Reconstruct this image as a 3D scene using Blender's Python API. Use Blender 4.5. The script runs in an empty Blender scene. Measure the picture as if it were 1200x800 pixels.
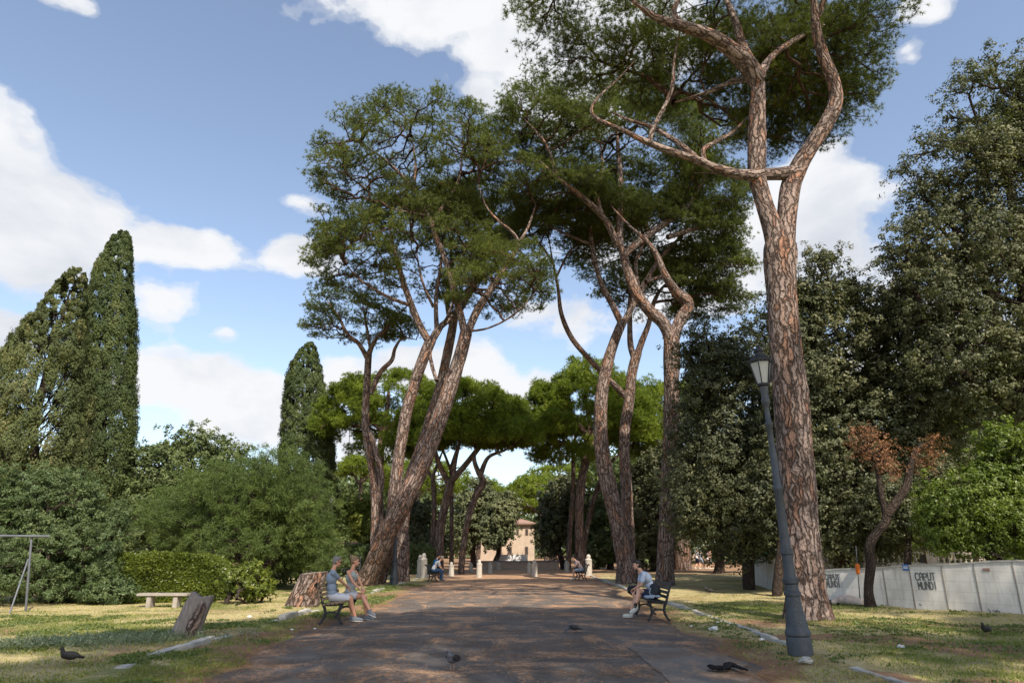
import bpy, bmesh, math, random
import numpy as np
from mathutils import Vector, Matrix, noise as mnoise

R = math.radians
PI = math.pi
scene = bpy.context.scene
col = scene.collection
random.seed(7)
rng = np.random.default_rng(7)

# ---------------------------------------------------------------- camera
PITCH = R(17.03)
EYE = 1.6
ct, st = math.cos(PITCH), math.sin(PITCH)
cam_d = bpy.data.cameras.new('camera')
cam_d.sensor_width = 36.0
cam_d.lens = 24.0
cam_d.clip_end = 3000
cam = bpy.data.objects.new('camera', cam_d)
col.objects.link(cam)
cam.location = (0, 0, EYE)
cam.rotation_euler = (PI / 2 + PITCH, 0, 0)
scene.camera = cam

# ---------------------------------------------------------------- light
SUN_EL = R(46)
SUN_AZ = math.atan2(0.38, -0.925)            # x, y of the direction towards the sun
SX, SY = math.sin(SUN_AZ), math.cos(SUN_AZ)
sun_dir = Vector((SX * math.cos(SUN_EL), SY * math.cos(SUN_EL), math.sin(SUN_EL)))
sd = bpy.data.lights.new('sun', 'SUN')
sd.energy = 4.0
sd.angle = R(0.53)
sd.color = (1.0, 0.90, 0.76)
sun = bpy.data.objects.new('sun', sd)
col.objects.link(sun)
sun.rotation_euler = sun_dir.to_track_quat('Z', 'Y').to_euler()

scene.view_settings.view_transform = 'Standard'
scene.view_settings.look = 'None'
scene.view_settings.gamma = 1.0
scene.view_settings.exposure = 0.80
scene.view_settings.use_curve_mapping = False
scene.cycles.max_bounces = 6
scene.cycles.diffuse_bounces = 3
scene.cycles.glossy_bounces = 2
scene.cycles.transmission_bounces = 3
scene.cycles.transparent_max_bounces = 4
scene.cycles.use_adaptive_sampling = True


def ray(x, y):
    a = (x - 600) / 800.0
    b = (400 - y) / 800.0
    return a, ct - b * st, st + b * ct


def Wp(x, y, Y):
    dx, dy, dz = ray(x, y)
    s = Y / dy
    return Vector((dx * s, Y, EYE + dz * s))


def mpp(x, y, Y):
    return Y / ray(x, y)[1] / 800.0


def G(x, y, z=0.0):
    dx, dy, dz = ray(x, y)
    s = (z - EYE) / dz
    return Vector((dx * s, dy * s, z))


# ---------------------------------------------------------------- node helpers
def new_mat(name):
    m = bpy.data.materials.new(name)
    m.use_nodes = True
    nt = m.node_tree
    nt.nodes.clear()
    return m, nt


def N(nt, t, **kw):
    n = nt.nodes.new(t)
    for k, v in kw.items():
        if k.startswith('i_'):
            key = k[2:].replace('_', ' ')
            n.inputs[key].default_value = v
        else:
            setattr(n, k, v)
    return n


def math_n(nt, op, a, b=None, c=None, clamp=False):
    n = nt.nodes.new('ShaderNodeMath')
    n.operation = op
    n.use_clamp = clamp
    for i, v in enumerate((a, b, c)):
        if v is None:
            continue
        if isinstance(v, (int, float)):
            n.inputs[i].default_value = v
        else:
            nt.links.new(v, n.inputs[i])
    return n.outputs[0]


def mixc(nt, fac, a, b, blend='MIX'):
    n = nt.nodes.new('ShaderNodeMix')
    n.data_type = 'RGBA'
    n.blend_type = blend
    for sock, v in ((n.inputs[0], fac), (n.inputs[6], a), (n.inputs[7], b)):
        if isinstance(v, (int, float)):
            sock.default_value = v
        elif isinstance(v, tuple):
            sock.default_value = (*v, 1.0) if len(v) == 3 else v
        else:
            nt.links.new(v, sock)
    return n.outputs[2]


def ramp(nt, fac, stops, interp='LINEAR'):
    n = nt.nodes.new('ShaderNodeValToRGB')
    cr = n.color_ramp
    cr.interpolation = interp
    while len(cr.elements) > 1:
        cr.elements.remove(cr.elements[-1])
    for i, (p, c) in enumerate(stops):
        e = cr.elements[0] if i == 0 else cr.elements.new(p)
        e.position = p
        if isinstance(c, (int, float)):
            c = (c, c, c)
        e.color = (*c, 1.0)
    nt.links.new(fac, n.inputs[0])
    return n.outputs[0]


def noise_n(nt, vec, scale, detail=4, rough=0.55, dist=0.0):
    n = nt.nodes.new('ShaderNodeTexNoise')
    n.inputs['Scale'].default_value = scale
    n.inputs['Detail'].default_value = detail
    n.inputs['Roughness'].default_value = rough
    n.inputs['Distortion'].default_value = dist
    if vec is not None:
        nt.links.new(vec, n.inputs['Vector'])
    return n.outputs['Fac']


def mapping(nt, vec, scale=(1, 1, 1), rot=(0, 0, 0), loc=(0, 0, 0)):
    n = nt.nodes.new('ShaderNodeMapping')
    n.inputs['Scale'].default_value = scale
    n.inputs['Rotation'].default_value = rot
    n.inputs['Location'].default_value = loc
    nt.links.new(vec, n.inputs['Vector'])
    return n.outputs[0]


def finish(nt, color, rough=0.8, spec=0.3, bump=None, bstr=0.3, bdist=0.02, metal=0.0, normal=None):
    p = nt.nodes.new('ShaderNodeBsdfPrincipled')
    o = nt.nodes.new('ShaderNodeOutputMaterial')
    if isinstance(color, tuple):
        p.inputs['Base Color'].default_value = (*color, 1)
    else:
        nt.links.new(color, p.inputs['Base Color'])
    if isinstance(rough, (int, float)):
        p.inputs['Roughness'].default_value = rough
    else:
        nt.links.new(rough, p.inputs['Roughness'])
    p.inputs['Specular IOR Level'].default_value = spec
    p.inputs['Metallic'].default_value = metal
    if bump is not None:
        b = nt.nodes.new('ShaderNodeBump')
        b.inputs['Strength'].default_value = bstr
        b.inputs['Distance'].default_value = bdist
        nt.links.new(bump, b.inputs['Height'])
        nt.links.new(b.outputs[0], p.inputs['Normal'])
    nt.links.new(p.outputs[0], o.inputs[0])
    return p


def coords(nt, kind='Object'):
    n = nt.nodes.new('ShaderNodeTexCoord')
    return n.outputs[kind]


def geo_pos(nt):
    return nt.nodes.new('ShaderNodeNewGeometry').outputs['Position']


# ---------------------------------------------------------------- world: sky with cumulus clouds
world = bpy.data.worlds.new('World')
scene.world = world
world.use_nodes = True
wt = world.node_tree
wt.nodes.clear()
sky = wt.nodes.new('ShaderNodeTexSky')
sky.sky_type = 'NISHITA'
sky.sun_disc = False
sky.sun_elevation = SUN_EL
sky.sun_rotation = SUN_AZ
sky.air_density = 1.0
sky.dust_density = 1.6
sky.ozone_density = 1.0
gen = coords(wt, 'Generated')
CLOUDS = [  # image x, y, half width, half height, softness gain
    (15, 215, 110, 90, 1.0), (70, 250, 90, 60, 1.0), (60, 290, 120, 60, 1.0), (190, 290, 85, 26, 1.0), (190, 345, 70, 30, .8), (0, 390, 50, 28, 1.0),
    (215, 450, 115, 34, 1.0), (310, 495, 110, 38, .9), (395, 445, 40, 20, .7),
    (560, 425, 45, 36, 1.0), (520, 440, 60, 26, .8), (640, 365, 80, 34, .8), (605, 480, 60, 30, .6),
    (352, 238, 30, 13, .7), (352, 298, 34, 16, .7), (265, 388, 30, 12, .55),
    (500, 8, 120, 42, 1.0), (575, 60, 60, 36, .8), (560, 100, 50, 30, .7), (720, 60, 160, 70, .9),
    (975, 225, 85, 44, .95), (930, 290, 120, 50, .9), (1062, 58, 36, 18, .75), (1085, 15, 40, 20, .5), (90, 2, 60, 12, .6),
    (760, 300, 160, 60, .8), (430, 540, 80, 40, .55), (1150, 420, 120, 90, .7),
]
field = None
for (cx, cy, hw, hh, gn) in CLOUDS:
    d = Vector(ray(cx, cy))
    L = d.length
    d.normalize()
    # the blob's own tangent axes: right and up as seen from the ground at that direction
    s1 = wt.nodes.new('ShaderNodeVectorMath'); s1.operation = 'SUBTRACT'
    wt.links.new(gen, s1.inputs[0]); s1.inputs[1].default_value = d
    mp = wt.nodes.new('ShaderNodeVectorMath'); mp.operation = 'MULTIPLY'
    wt.links.new(s1.outputs[0], mp.inputs[0])
    k = 800.0 * L
    mp.inputs[1].default_value = (k / hw, k / hh * 0.55, k / hh)
    ln = wt.nodes.new('ShaderNodeVectorMath'); ln.operation = 'LENGTH'
    wt.links.new(mp.outputs[0], ln.inputs[0])
    v = math_n(wt, 'MULTIPLY_ADD', ln.outputs['Value'], -gn * 0.80, gn * 0.93)
    field = v if field is None else math_n(wt, 'SMOOTH_MAX', field, v, 0.25)
n1 = noise_n(wt, mapping(wt, gen, (1, 1, 1.5)), 8.0, 10, 0.52, 0.1)
n2 = noise_n(wt, mapping(wt, gen, (1, 1, 1.5), loc=(3, 1, 2)), 3.4, 6, 0.55, 0.1)
nn = math_n(wt, 'ADD', math_n(wt, 'MULTIPLY_ADD', n1, 2.3, -1.15), math_n(wt, 'MULTIPLY_ADD', n2, 1.2, -0.6))
cl = math_n(wt, 'ADD', math_n(wt, 'MAXIMUM', field, -1.0), nn)
cl = ramp(wt, cl, [(0.06, 0), (0.15, .25), (0.27, 0.80), (0.42, 1.0)], 'EASE')
n3 = noise_n(wt, mapping(wt, gen, (1, 1, 1.9), loc=(.1, .2, -.02)), 5.0, 7, 0.55, 0.2)
cshade = ramp(wt, n3, [(0.30, (2.6, 2.75, 3.05)), (0.55, (3.6, 3.65, 3.75))])
hsv = wt.nodes.new('ShaderNodeHueSaturation')
hsv.inputs['Saturation'].default_value = 0.88
hsv.inputs['Value'].default_value = 0.90
wt.links.new(sky.outputs[0], hsv.inputs['Color'])
skyc = mixc(wt, cl, hsv.outputs[0], cshade)
bg = wt.nodes.new('ShaderNodeBackground')
bg.inputs['Strength'].default_value = 0.15
wt.links.new(skyc, bg.inputs['Color'])
wo = wt.nodes.new('ShaderNodeOutputWorld')
wt.links.new(bg.outputs[0], wo.inputs[0])


# ---------------------------------------------------------------- materials
def mat_leaf(name, c1, c2, c3=None, transl=0.28, rough=0.55, spec=0.25, big=None):
    m, nt = new_mat(name)
    at = N(nt, 'ShaderNodeAttribute', attribute_name='rnd')
    stops = [(0.0, c1), (0.75, c2)] + ([(1.0, c3)] if c3 else [])
    c = ramp(nt, at.outputs['Fac'], stops)
    nz = noise_n(nt, geo_pos(nt), 0.55, 2)
    c = mixc(nt, math_n(nt, 'MULTIPLY', ramp(nt, nz, [(.35, 0), (.65, 1)]), 0.5), c, mixc(nt, 1.0, c, big or (1.25, 1.15, 0.8), 'MULTIPLY'))
    p = nt.nodes.new('ShaderNodeBsdfPrincipled')
    nt.links.new(c, p.inputs['Base Color'])
    p.inputs['Roughness'].default_value = rough
    p.inputs['Specular IOR Level'].default_value = spec
    t = nt.nodes.new('ShaderNodeBsdfTranslucent')
    nt.links.new(mixc(nt, 1.0, c, (1.3, 1.5, 0.6), 'MULTIPLY'), t.inputs['Color'])
    mx = nt.nodes.new('ShaderNodeMixShader')
    mx.inputs[0].default_value = transl
    nt.links.new(p.outputs[0], mx.inputs[1])
    nt.links.new(t.outputs[0], mx.inputs[2])
    o = nt.nodes.new('ShaderNodeOutputMaterial')
    nt.links.new(mx.outputs[0], o.inputs[0])
    return m


def mat_pine_bark(name, grey, red, scale=8.0, redness=0.5):
    m, nt = new_mat(name)
    at = N(nt, 'ShaderNodeAttribute', attribute_name='bark').outputs['Vector']
    w = nt.nodes.new('ShaderNodeTexNoise')
    w.inputs['Scale'].default_value = 2.2
    w.inputs['Detail'].default_value = 3
    nt.links.new(at, w.inputs['Vector'])
    wv = nt.nodes.new('ShaderNodeVectorMath'); wv.operation = 'MULTIPLY_ADD'
    nt.links.new(w.outputs['Color'], wv.inputs[0])
    wv.inputs[1].default_value = (0.34, 0.34, 1.1)
    nt.links.new(at, wv.inputs[2])
    v1 = mapping(nt, wv.outputs[0], (1, 1, 0.19))
    vo = N(nt, 'ShaderNodeTexVoronoi', feature='DISTANCE_TO_EDGE')
    vo.inputs['Scale'].default_value = scale
    nt.links.new(v1, vo.inputs['Vector'])
    vc = N(nt, 'ShaderNodeTexVoronoi', feature='F1')
    vc.inputs['Scale'].default_value = scale
    nt.links.new(v1, vc.inputs['Vector'])
    sep = nt.nodes.new('ShaderNodeSeparateColor')
    nt.links.new(vc.outputs['Color'], sep.inputs[0])
    fine = noise_n(nt, mapping(nt, at, (1, 1, .45)), 26, 5, .6)
    vo2 = N(nt, 'ShaderNodeTexVoronoi', feature='DISTANCE_TO_EDGE')
    vo2.inputs['Scale'].default_value = scale * 2.3
    nt.links.new(mapping(nt, wv.outputs[0], (1, 1, .34), loc=(3.3, 1.7, .4)), vo2.inputs['Vector'])
    flake = ramp(nt, math_n(nt, 'ADD', vo2.outputs['Distance'], math_n(nt, 'MULTIPLY_ADD', fine, .3, -.15)), [(0, .45), (.12, 1)])
    edge = math_n(nt, 'ADD', vo.outputs['Distance'], math_n(nt, 'MULTIPLY_ADD', fine, 0.34, -0.17))
    plate = ramp(nt, edge, [(0.0, 0), (0.07, .45), (0.20, 1)])
    pc = mixc(nt, ramp(nt, math_n(nt, 'ADD', math_n(nt, 'MULTIPLY', sep.outputs[0], .8), math_n(nt, 'MULTIPLY', fine, .5)),
                       [(1.0 - redness - .12, 0), (1.0 - redness + .25, 1)]), grey, red)
    pc = mixc(nt, math_n(nt, 'MULTIPLY_ADD', fine, 1.6, -0.45, True), mixc(nt, 1.0, pc, (.62, .6, .6), 'MULTIPLY'), pc)
    pc = mixc(nt, 1.0, pc, flake, 'MULTIPLY')
    c = mixc(nt, plate, (0.060, 0.042, 0.034), pc)
    h = math_n(nt, 'ADD', math_n(nt, 'MULTIPLY', plate, 0.8), math_n(nt, 'ADD', math_n(nt, 'MULTIPLY', sep.outputs[1], .35), math_n(nt, 'MULTIPLY', fine, .35)))
    finish(nt, c, 0.9, 0.15, h, 1.0, 0.06)
    return m


def mat_noise(name, c1, c2, scale=6, rough=0.8, spec=0.3, bstr=0.3, bdist=0.01, detail=5, metal=0.0, c3=None, stretch=(1, 1, 1)):
    m, nt = new_mat(name)
    v = mapping(nt, coords(nt), stretch)
    n = noise_n(nt, v, scale, detail, 0.6)
    stops = [(0.3, c1), (0.68, c2)] + ([(0.8, c3)] if c3 else [])
    c = ramp(nt, n, stops)
    n_2 = noise_n(nt, v, scale * 6, 3, .6)
    c = mixc(nt, math_n(nt, 'MULTIPLY_ADD', n_2, .5, -.05, True), c, mixc(nt, 1.0, c, (.7, .7, .7), 'MULTIPLY'))
    finish(nt, c, rough, spec, n_2, bstr, bdist, metal)
    return m


M = {}
M['bark'] = mat_pine_bark('pine_bark', (0.40, 0.31, 0.265), (0.42, 0.235, 0.155), 8.0, 0.2)
M['bark_far'] = mat_pine_bark('pine_bark_far', (0.29, 0.22, 0.185), (0.33, 0.20, 0.14), 5.0, 0.25)
M['limb'] = mat_pine_bark('pine_limb_bark', (0.13, 0.085, 0.065), (0.17, 0.095, 0.06), 11, 0.5)
M['oakbark'] = mat_pine_bark('oak_bark', (0.085, 0.068, 0.055), (0.11, 0.08, 0.06), 14, 0.3)
M['needle'] = mat_leaf('pine_needles', (.054, .068, .018), (.115, .138, .034), (.19, .21, .055), .36)
M['needle_b'] = mat_leaf('pine_needles_bright', (.085, .12, .016), (.17, .22, .030), (.27, .31, .055), .38)
M['needle_grey'] = mat_leaf('fine_needles', (.055, .082, .026), (.095, .138, .038), (.14, .18, .06), .32)
M['oak'] = mat_leaf('holm_oak_leaves', (.042, .050, .026), (.086, .095, .048), (.19, .195, .115), .14, .55, .25)
M['oak_b'] = mat_leaf('big_oak_leaves', (.055, .063, .033), (.112, .122, .066), (.235, .235, .14), .20, .55, .25)
M['oak_silver'] = mat_leaf('silver_oak_leaves', (.07, .085, .04), (.13, .145, .075), (.22, .23, .14), .15)
M['cypress'] = mat_leaf('cypress_sprays', (.038, .056, .022), (.072, .098, .038), (.14, .15, .06), .10, .7, .15)
M['cypress_y'] = mat_leaf('cypress_sprays_yellowed', (.045, .060, .024), (.092, .110, .045), (.20, .18, .09), .12, .7, .15)
M['shrub'] = mat_leaf('laurel_leaves', (.044, .070, .028), (.092, .132, .055), (.18, .22, .10), .24, .5, .25)
M['hedge'] = mat_leaf('privet_leaves', (.060, .085, .014), (.13, .165, .026), (.25, .26, .05), .28, .4, .4)
M['lime'] = mat_leaf('bright_leaves', (.07, .105, .02), (.13, .18, .03), (.22, .26, .06), .35, .45, .35)
M['yellow'] = mat_leaf('yellow_green_leaves', (.09, .12, .02), (.18, .21, .04), (.27, .27, .08), .3)
M['dry'] = mat_leaf('dead_brown_leaves', (.16, .08, .05), (.28, .145, .09), (.40, .24, .16), .25, .7, .1)
M['midtree'] = mat_leaf('mid_tree_leaves', (.055, .08, .03), (.105, .135, .055), (.14, .17, .07), .2)
M['grass'] = mat_leaf('grass_blades', (.085, .125, .025), (.20, .22, .06), (.46, .39, .17), .3, .6, .2)
M['weed'] = mat_leaf('weed_leaves', (.08, .115, .035), (.13, .17, .06), (.19, .21, .10), .3)
M['weedgrey'] = mat_leaf('grey_weeds', (.13, .17, .11), (.2, .24, .17), (.28, .31, .23), .25)
M['litter'] = mat_leaf('pine_litter', (.16, .08, .04), (.30, .17, .09), (.40, .25, .14), .1, .8, .1)

M['marble'] = mat_noise('weathered_marble', (.36, .33, .28), (.52, .48, .42), 5, .75, .3, .5, .01, c3=(.36, .33, .28))
M['travertine'] = mat_noise('travertine', (.25, .22, .19), (.37, .33, .28), 4, .85, .2, .6, .012)
M['kerb'] = mat_noise('kerb_stone', (.30, .29, .26), (.50, .48, .43), 3.5, .85, .2, .6, .012, c3=(.2, .19, .17))
M['ochre'] = mat_noise('ochre_plaster', (.42, .33, .25), (.54, .43, .33), 1.2, .9, .1, .2, .01)
M['pinkwall'] = mat_noise('pink_plaster', (.42, .32, .25), (.52, .41, .32), 1.2, .9, .1, .2, .01)
M['tile'] = mat_noise('roof_tiles', (.27, .17, .13), (.36, .23, .17), 8, .9, .1, .5, .03)
M['brick'] = mat_noise('old_brick', (.34, .26, .21), (.44, .34, .27), 3, .9, .1, .5, .02)
M['white_paint'] = mat_noise('white_paint', (.66, .66, .66), (.78, .78, .77), 2, .6, .3, .1, .005)
M['glass_dark'] = mat_noise('window_dark', (.03, .03, .035), (.06, .06, .06), 2, .2, .5, .0, .001)
M['shutter'] = mat_noise('shutter_paint', (.14, .09, .06), (.20, .13, .09), 4, .7, .2, .2, .01)
M['iron'] = mat_noise('black_cast_iron', (.012, .012, .014), (.030, .030, .033), 20, .5, .4, .3, .004)
M['lamp_iron'] = mat_noise('grey_lamp_paint', (.036, .042, .050), (.065, .074, .084), 9, .5, .5, .5, .006, c3=(.10, .10, .095))
M['slat'] = mat_noise('bench_slats', (.20, .13, .07), (.34, .24, .13), 9, .7, .3, .3, .004, stretch=(6, 1, 6))
M['metal_grey'] = mat_noise('galvanised_pipe', (.085, .09, .105), (.12, .13, .145), 3, .5, .4, .2, .003)
M['cutwood'] = mat_noise('weathered_cut_wood', (.20, .17, .15), (.36, .31, .27), 5, .9, .1, .8, .02, stretch=(5, 5, 1))
M['feather'] = mat_noise('slate_feathers', (.045, .050, .062), (.15, .16, .19), 30, .6, .3, .2, .003)
M['feather_b'] = mat_noise('black_feathers', (.015, .014, .015), (.04, .036, .034), 30, .55, .3, .2, .003)
M['paper'] = mat_noise('crumpled_paper', (.55, .55, .54), (.75, .75, .74), 12, .8, .2, .6, .01)
M['cloth_black'] = mat_noise('black_cloth', (.008, .008, .009), (.018, .018, .02), 14, .9, .1, .5, .01)


def mat_flat(name, c, rough=.7, spec=.3, var=.15, scale=14):
    m, nt = new_mat(name)
    n = noise_n(nt, coords(nt), scale, 4)
    cc = mixc(nt, math_n(nt, 'MULTIPLY', n, var * 2), c, tuple(x * (1 - var * 1.8) for x in c))
    finish(nt, cc, rough, spec, n, .25, .01)
    return m


M['skin'] = mat_flat('skin', (.60, .34, .23), .55, .35, .08)
M['skin_b'] = mat_flat('tanned_skin', (.60, .30, .19), .55, .35, .08)
M['hair_grey'] = mat_flat('grey_hair', (.22, .20, .18), .6, .3, .3, 60)
M['hair_blond'] = mat_flat('dark_blond_hair', (.24, .15, .08), .55, .35, .3, 60)
M['hair_dark'] = mat_flat('dark_hair', (.016, .011, .009), .45, .4, .2, 60)
M['tee_blue'] = mat_flat('grey_blue_cotton', (.26, .31, .38), .9, .1, .15)
M['tee_white'] = mat_flat('pale_blue_cotton', (.48, .54, .64), .9, .1, .1)
M['tank'] = mat_flat('grey_green_top', (.36, .39, .36), .85, .1, .15)
M['shorts_white'] = mat_flat('white_cotton', (.56, .56, .58), .9, .1, .1)
M['shorts_navy'] = mat_flat('navy_cotton', (.022, .032, .065), .85, .15, .15)
M['shoe_grey'] = mat_flat('grey_trainers', (.20, .22, .24), .8, .2, .2)
M['shoe_white'] = mat_flat('white_trainers', (.55, .57, .52), .7, .25, .15)
M['sole'] = mat_flat('white_sole', (.6, .6, .58), .7, .2, .1)
M['sock_dark'] = mat_flat('dark_socks', (.03, .035, .03), .9, .1, .1)
M['lens'] = mat_flat('dark_lens', (.01, .008, .008), .15, .6, .0)
M['bag_dark'] = mat_flat('dark_backpack_nylon', (.018, .020, .026), .6, .3, .3)
M['denim'] = mat_flat('blue_denim', (.05, .10, .19), .9, .1, .2)
M['blue'] = mat_flat('bright_blue_cotton', (.02, .15, .36), .9, .1, .1)
M['pink'] = mat_flat('pink_cotton', (.52, .38, .36), .9, .1, .1)
M['orange'] = mat_flat('orange_plastic', (.75, .17, .015), .5, .4, .1)
M['cream'] = mat_flat('cream_blanket', (.62, .50, .42), .9, .1, .2, 6)
M['green_p'] = mat_flat('green_plastic', (.04, .35, .16), .5, .3, .2)
M['sign_blue'] = mat_flat('blue_enamel', (.05, .16, .42), .4, .4, .1)
M['graffiti'] = mat_flat('black_spray_paint', (.20, .21, .20), .8, .2, .4, 40)
M['eye'] = mat_flat('eye', (.03, .02, .018), .3, .5, 0)
M['lampglass'] = None
m_, nt_ = new_mat('frosted_lamp_glass')
finish(nt_, (.46, .46, .44), .35, .5)
M['lampglass'] = m_


# ---------------------------------------------------------------- object helpers
def tag(o, label=None, cat=None, group=None, kind=None):
    if label: o['label'] = label
    if cat: o['category'] = cat
    if group: o['group'] = group
    if kind: o['kind'] = kind
    return o


def empty(name, loc=(0, 0, 0), rz=0.0, label=None, cat=None, group=None):
    o = bpy.data.objects.new(name, None)
    col.objects.link(o)
    o.location = loc
    o.rotation_euler = (0, 0, rz)
    o.empty_display_size = 0.2
    tag(o, label, cat, group)
    return o


def link_mesh(name, me, mat=None, parent=None, world_space=False):
    if mat is not None:
        me.materials.append(mat)
    o = bpy.data.objects.new(name, me)
    col.objects.link(o)
    if parent is not None:
        o.parent = parent
    return o


def mesh_np(name, V, F, mat=None, parent=None, attrs=None, smooth=False, world_space=False):
    """V (n,3) array, F (m,k) array of equal sized faces"""
    V = np.asarray(V, dtype=np.float32)
    F = np.asarray(F, dtype=np.int32)
    if world_space and parent is not None:
        V = V - np.array(parent.location, dtype=np.float32)
    me = bpy.data.meshes.new(name)
    me.vertices.add(len(V))
    me.vertices.foreach_set('co', V.ravel())
    m, k = F.shape
    me.loops.add(m * k)
    me.loops.foreach_set('vertex_index', F.ravel())
    me.polygons.add(m)
    me.polygons.foreach_set('loop_start', np.arange(0, m * k, k, dtype=np.int32))
    if smooth:
        me.polygons.foreach_set('use_smooth', np.ones(m, dtype=bool))
    if attrs:
        for nm, arr in attrs.items():
            arr = np.asarray(arr, dtype=np.float32)
            if arr.ndim == 1:
                a = me.attributes.new(nm, 'FLOAT', 'POINT')
                a.data.foreach_set('value', arr)
            else:
                a = me.attributes.new(nm, 'FLOAT_VECTOR', 'POINT')
                a.data.foreach_set('vector', arr.ravel())
    me.update(calc_edges=True)
    return link_mesh(name, me, mat, parent, world_space)


def copy_tree(o, parent=None):
    c = o.copy()
    col.objects.link(c)
    if parent is not None:
        c.parent = parent
    for ch in list(o.children):
        copy_tree(ch, c)
    return c


class MB:
    """collects verts and faces of one mesh"""
    def __init__(s):
        s.v, s.f = [], []

    def add(s, vs, fs):
        b = len(s.v)
        s.v.extend([tuple(v) for v in vs])
        s.f.extend([tuple(i + b for i in f) for f in fs])
        return s

    def box(s, c, size, rot=None, bev=0.0):
        hx, hy, hz = size[0] / 2, size[1] / 2, size[2] / 2
        if bev <= 0:
            vs = [Vector((x, y, z)) for x in (-hx, hx) for y in (-hy, hy) for z in (-hz, hz)]
            fs = [(0, 1, 3, 2), (4, 6, 7, 5), (0, 4, 5, 1), (2, 3, 7, 6), (0, 2, 6, 4), (1, 5, 7, 3)]
        else:
            bm = bmesh.new()
            bmesh.ops.create_cube(bm, size=1.0, matrix=Matrix.Diagonal((size[0], size[1], size[2], 1)))
            bmesh.ops.bevel(bm, geom=bm.edges[:], offset=bev, segments=2, affect='EDGES')
            bm.verts.index_update()
            vs = [v.co.copy() for v in bm.verts]
            fs = [tuple(v.index for v in f.verts) for f in bm.faces]
            bm.free()
        if rot is not None:
            vs = [rot @ v for v in vs]
        c = Vector(c)
        return s.add([v + c for v in vs], fs)

    def bar(s, a, b, w, h=None, up=Vector((0, 0, 1)), bev=0.0):
        a, b = Vector(a), Vector(b)
        d = (b - a)
        L = d.length
        d.normalize()
        x = d.cross(up)
        if x.length < 1e-4: x = d.cross(Vector((1, 0, 0)))
        x.normalize()
        z = x.cross(d)
        rot = Matrix((x, d, z)).transposed()
        return s.box((a + b) / 2, (w, L, h or w), rot, bev)

    def caps(s, a, b, r1, r2, n=12, k=4):
        """closed tapered capsule"""
        a, b = Vector(a), Vector(b)
        d = b - a
        L = d.length
        if L < 1e-5: d = Vector((0, 0, 1)); L = 1e-5
        d = d.normalized()
        x = d.orthogonal().normalized()
        y = d.cross(x)
        rings = []
        for i in range(1, k + 1):
            t = PI / 2 * i / k
            rings.append((-r1 * math.cos(t), r1 * math.sin(t)))
        for i in range(0, k):
            t = PI / 2 * i / k
            rings.append((L + r2 * math.sin(t), r2 * math.cos(t)))
        vs = [a - d * r1]
        for (h, r) in rings:
            for j in range(n):
                an = 2 * PI * j / n
                vs.append(a + d * h + (x * math.cos(an) + y * math.sin(an)) * r)
        vs.append(b + d * r2)
        fs = [(0, 1 + (j + 1) % n, 1 + j) for j in range(n)]
        for i in range(len(rings) - 1):
            for j in range(n):
                p, q = 1 + i * n + j, 1 + i * n + (j + 1) % n
                fs.append((p, q, q + n, p + n))
        e = len(vs) - 1
        o = 1 + (len(rings) - 1) * n
        fs += [(e, o + j, o + (j + 1) % n) for j in range(n)]
        return s.add(vs, fs)

    def ell(s, c, rad, rot=None, n=14, k=9):
        c = Vector(c)
        vs = [Vector((0, 0, -rad[2]))]
        for i in range(1, k):
            t = -PI / 2 + PI * i / k
            for j in range(n):
                an = 2 * PI * j / n
                vs.append(Vector((rad[0] * math.cos(t) * math.cos(an), rad[1] * math.cos(t) * math.sin(an), rad[2] * math.sin(t))))
        vs.append(Vector((0, 0, rad[2])))
        if rot is not None: vs = [rot @ v for v in vs]
        vs = [v + c for v in vs]
        fs = [(0, 1 + (j + 1) % n, 1 + j) for j in range(n)]
        for i in range(k - 2):
            for j in range(n):
                p, q = 1 + i * n + j, 1 + i * n + (j + 1) % n
                fs.append((p, q, q + n, p + n))
        e = len(vs) - 1
        o = 1 + (k - 2) * n
        fs += [(e, o + j, o + (j + 1) % n) for j in range(n)]
        return s.add(vs, fs)

    def lathe(s, prof, n=24, c=(0, 0, 0), rot0=0.0, close=True):
        c = Vector(c)
        b = []
        for (r, z) in prof:
            for j in range(n):
                an = 2 * PI * j / n + rot0
                b.append(c + Vector((r * math.cos(an), r * math.sin(an), z)))
        fs = []
        for i in range(len(prof) - 1):
            for j in range(n):
                p, q = i * n + j, i * n + (j + 1) % n
                fs.append((p, q, q + n, p + n))
        if close:
            fs.append(tuple(range(n))[::-1])
            fs.append(tuple((len(prof) - 1) * n + j for j in range(n)))
        return s.add(b, fs)

    def tube(s, pts, rad, n=8):
        """swept tube through points with per point radius"""
        pts = [Vector(p) for p in pts]
        if isinstance(rad, (int, float)): rad = [rad] * len(pts)
        vs, fs = [], []
        x = None
        for i, p in enumerate(pts):
            d = (pts[min(i + 1, len(pts) - 1)] - pts[max(i - 1, 0)]).normalized()
            x = d.orthogonal().normalized() if x is None else (x - d * x.dot(d)).normalized()
            y = d.cross(x)
            for j in range(n):
                an = 2 * PI * j / n
                vs.append(p + (x * math.cos(an) + y * math.sin(an)) * rad[i])
        for i in range(len(pts) - 1):
            for j in range(n):
                a, b = i * n + j, i * n + (j + 1) % n
                fs.append((a, b, b + n, a + n))
        fs.append(tuple(range(n))[::-1])
        fs.append(tuple((len(pts) - 1) * n + j for j in range(n)))
        return s.add(vs, fs)

    def xform(s, mat):
        s.v = [tuple(mat @ Vector(v)) for v in s.v]
        return s

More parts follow.
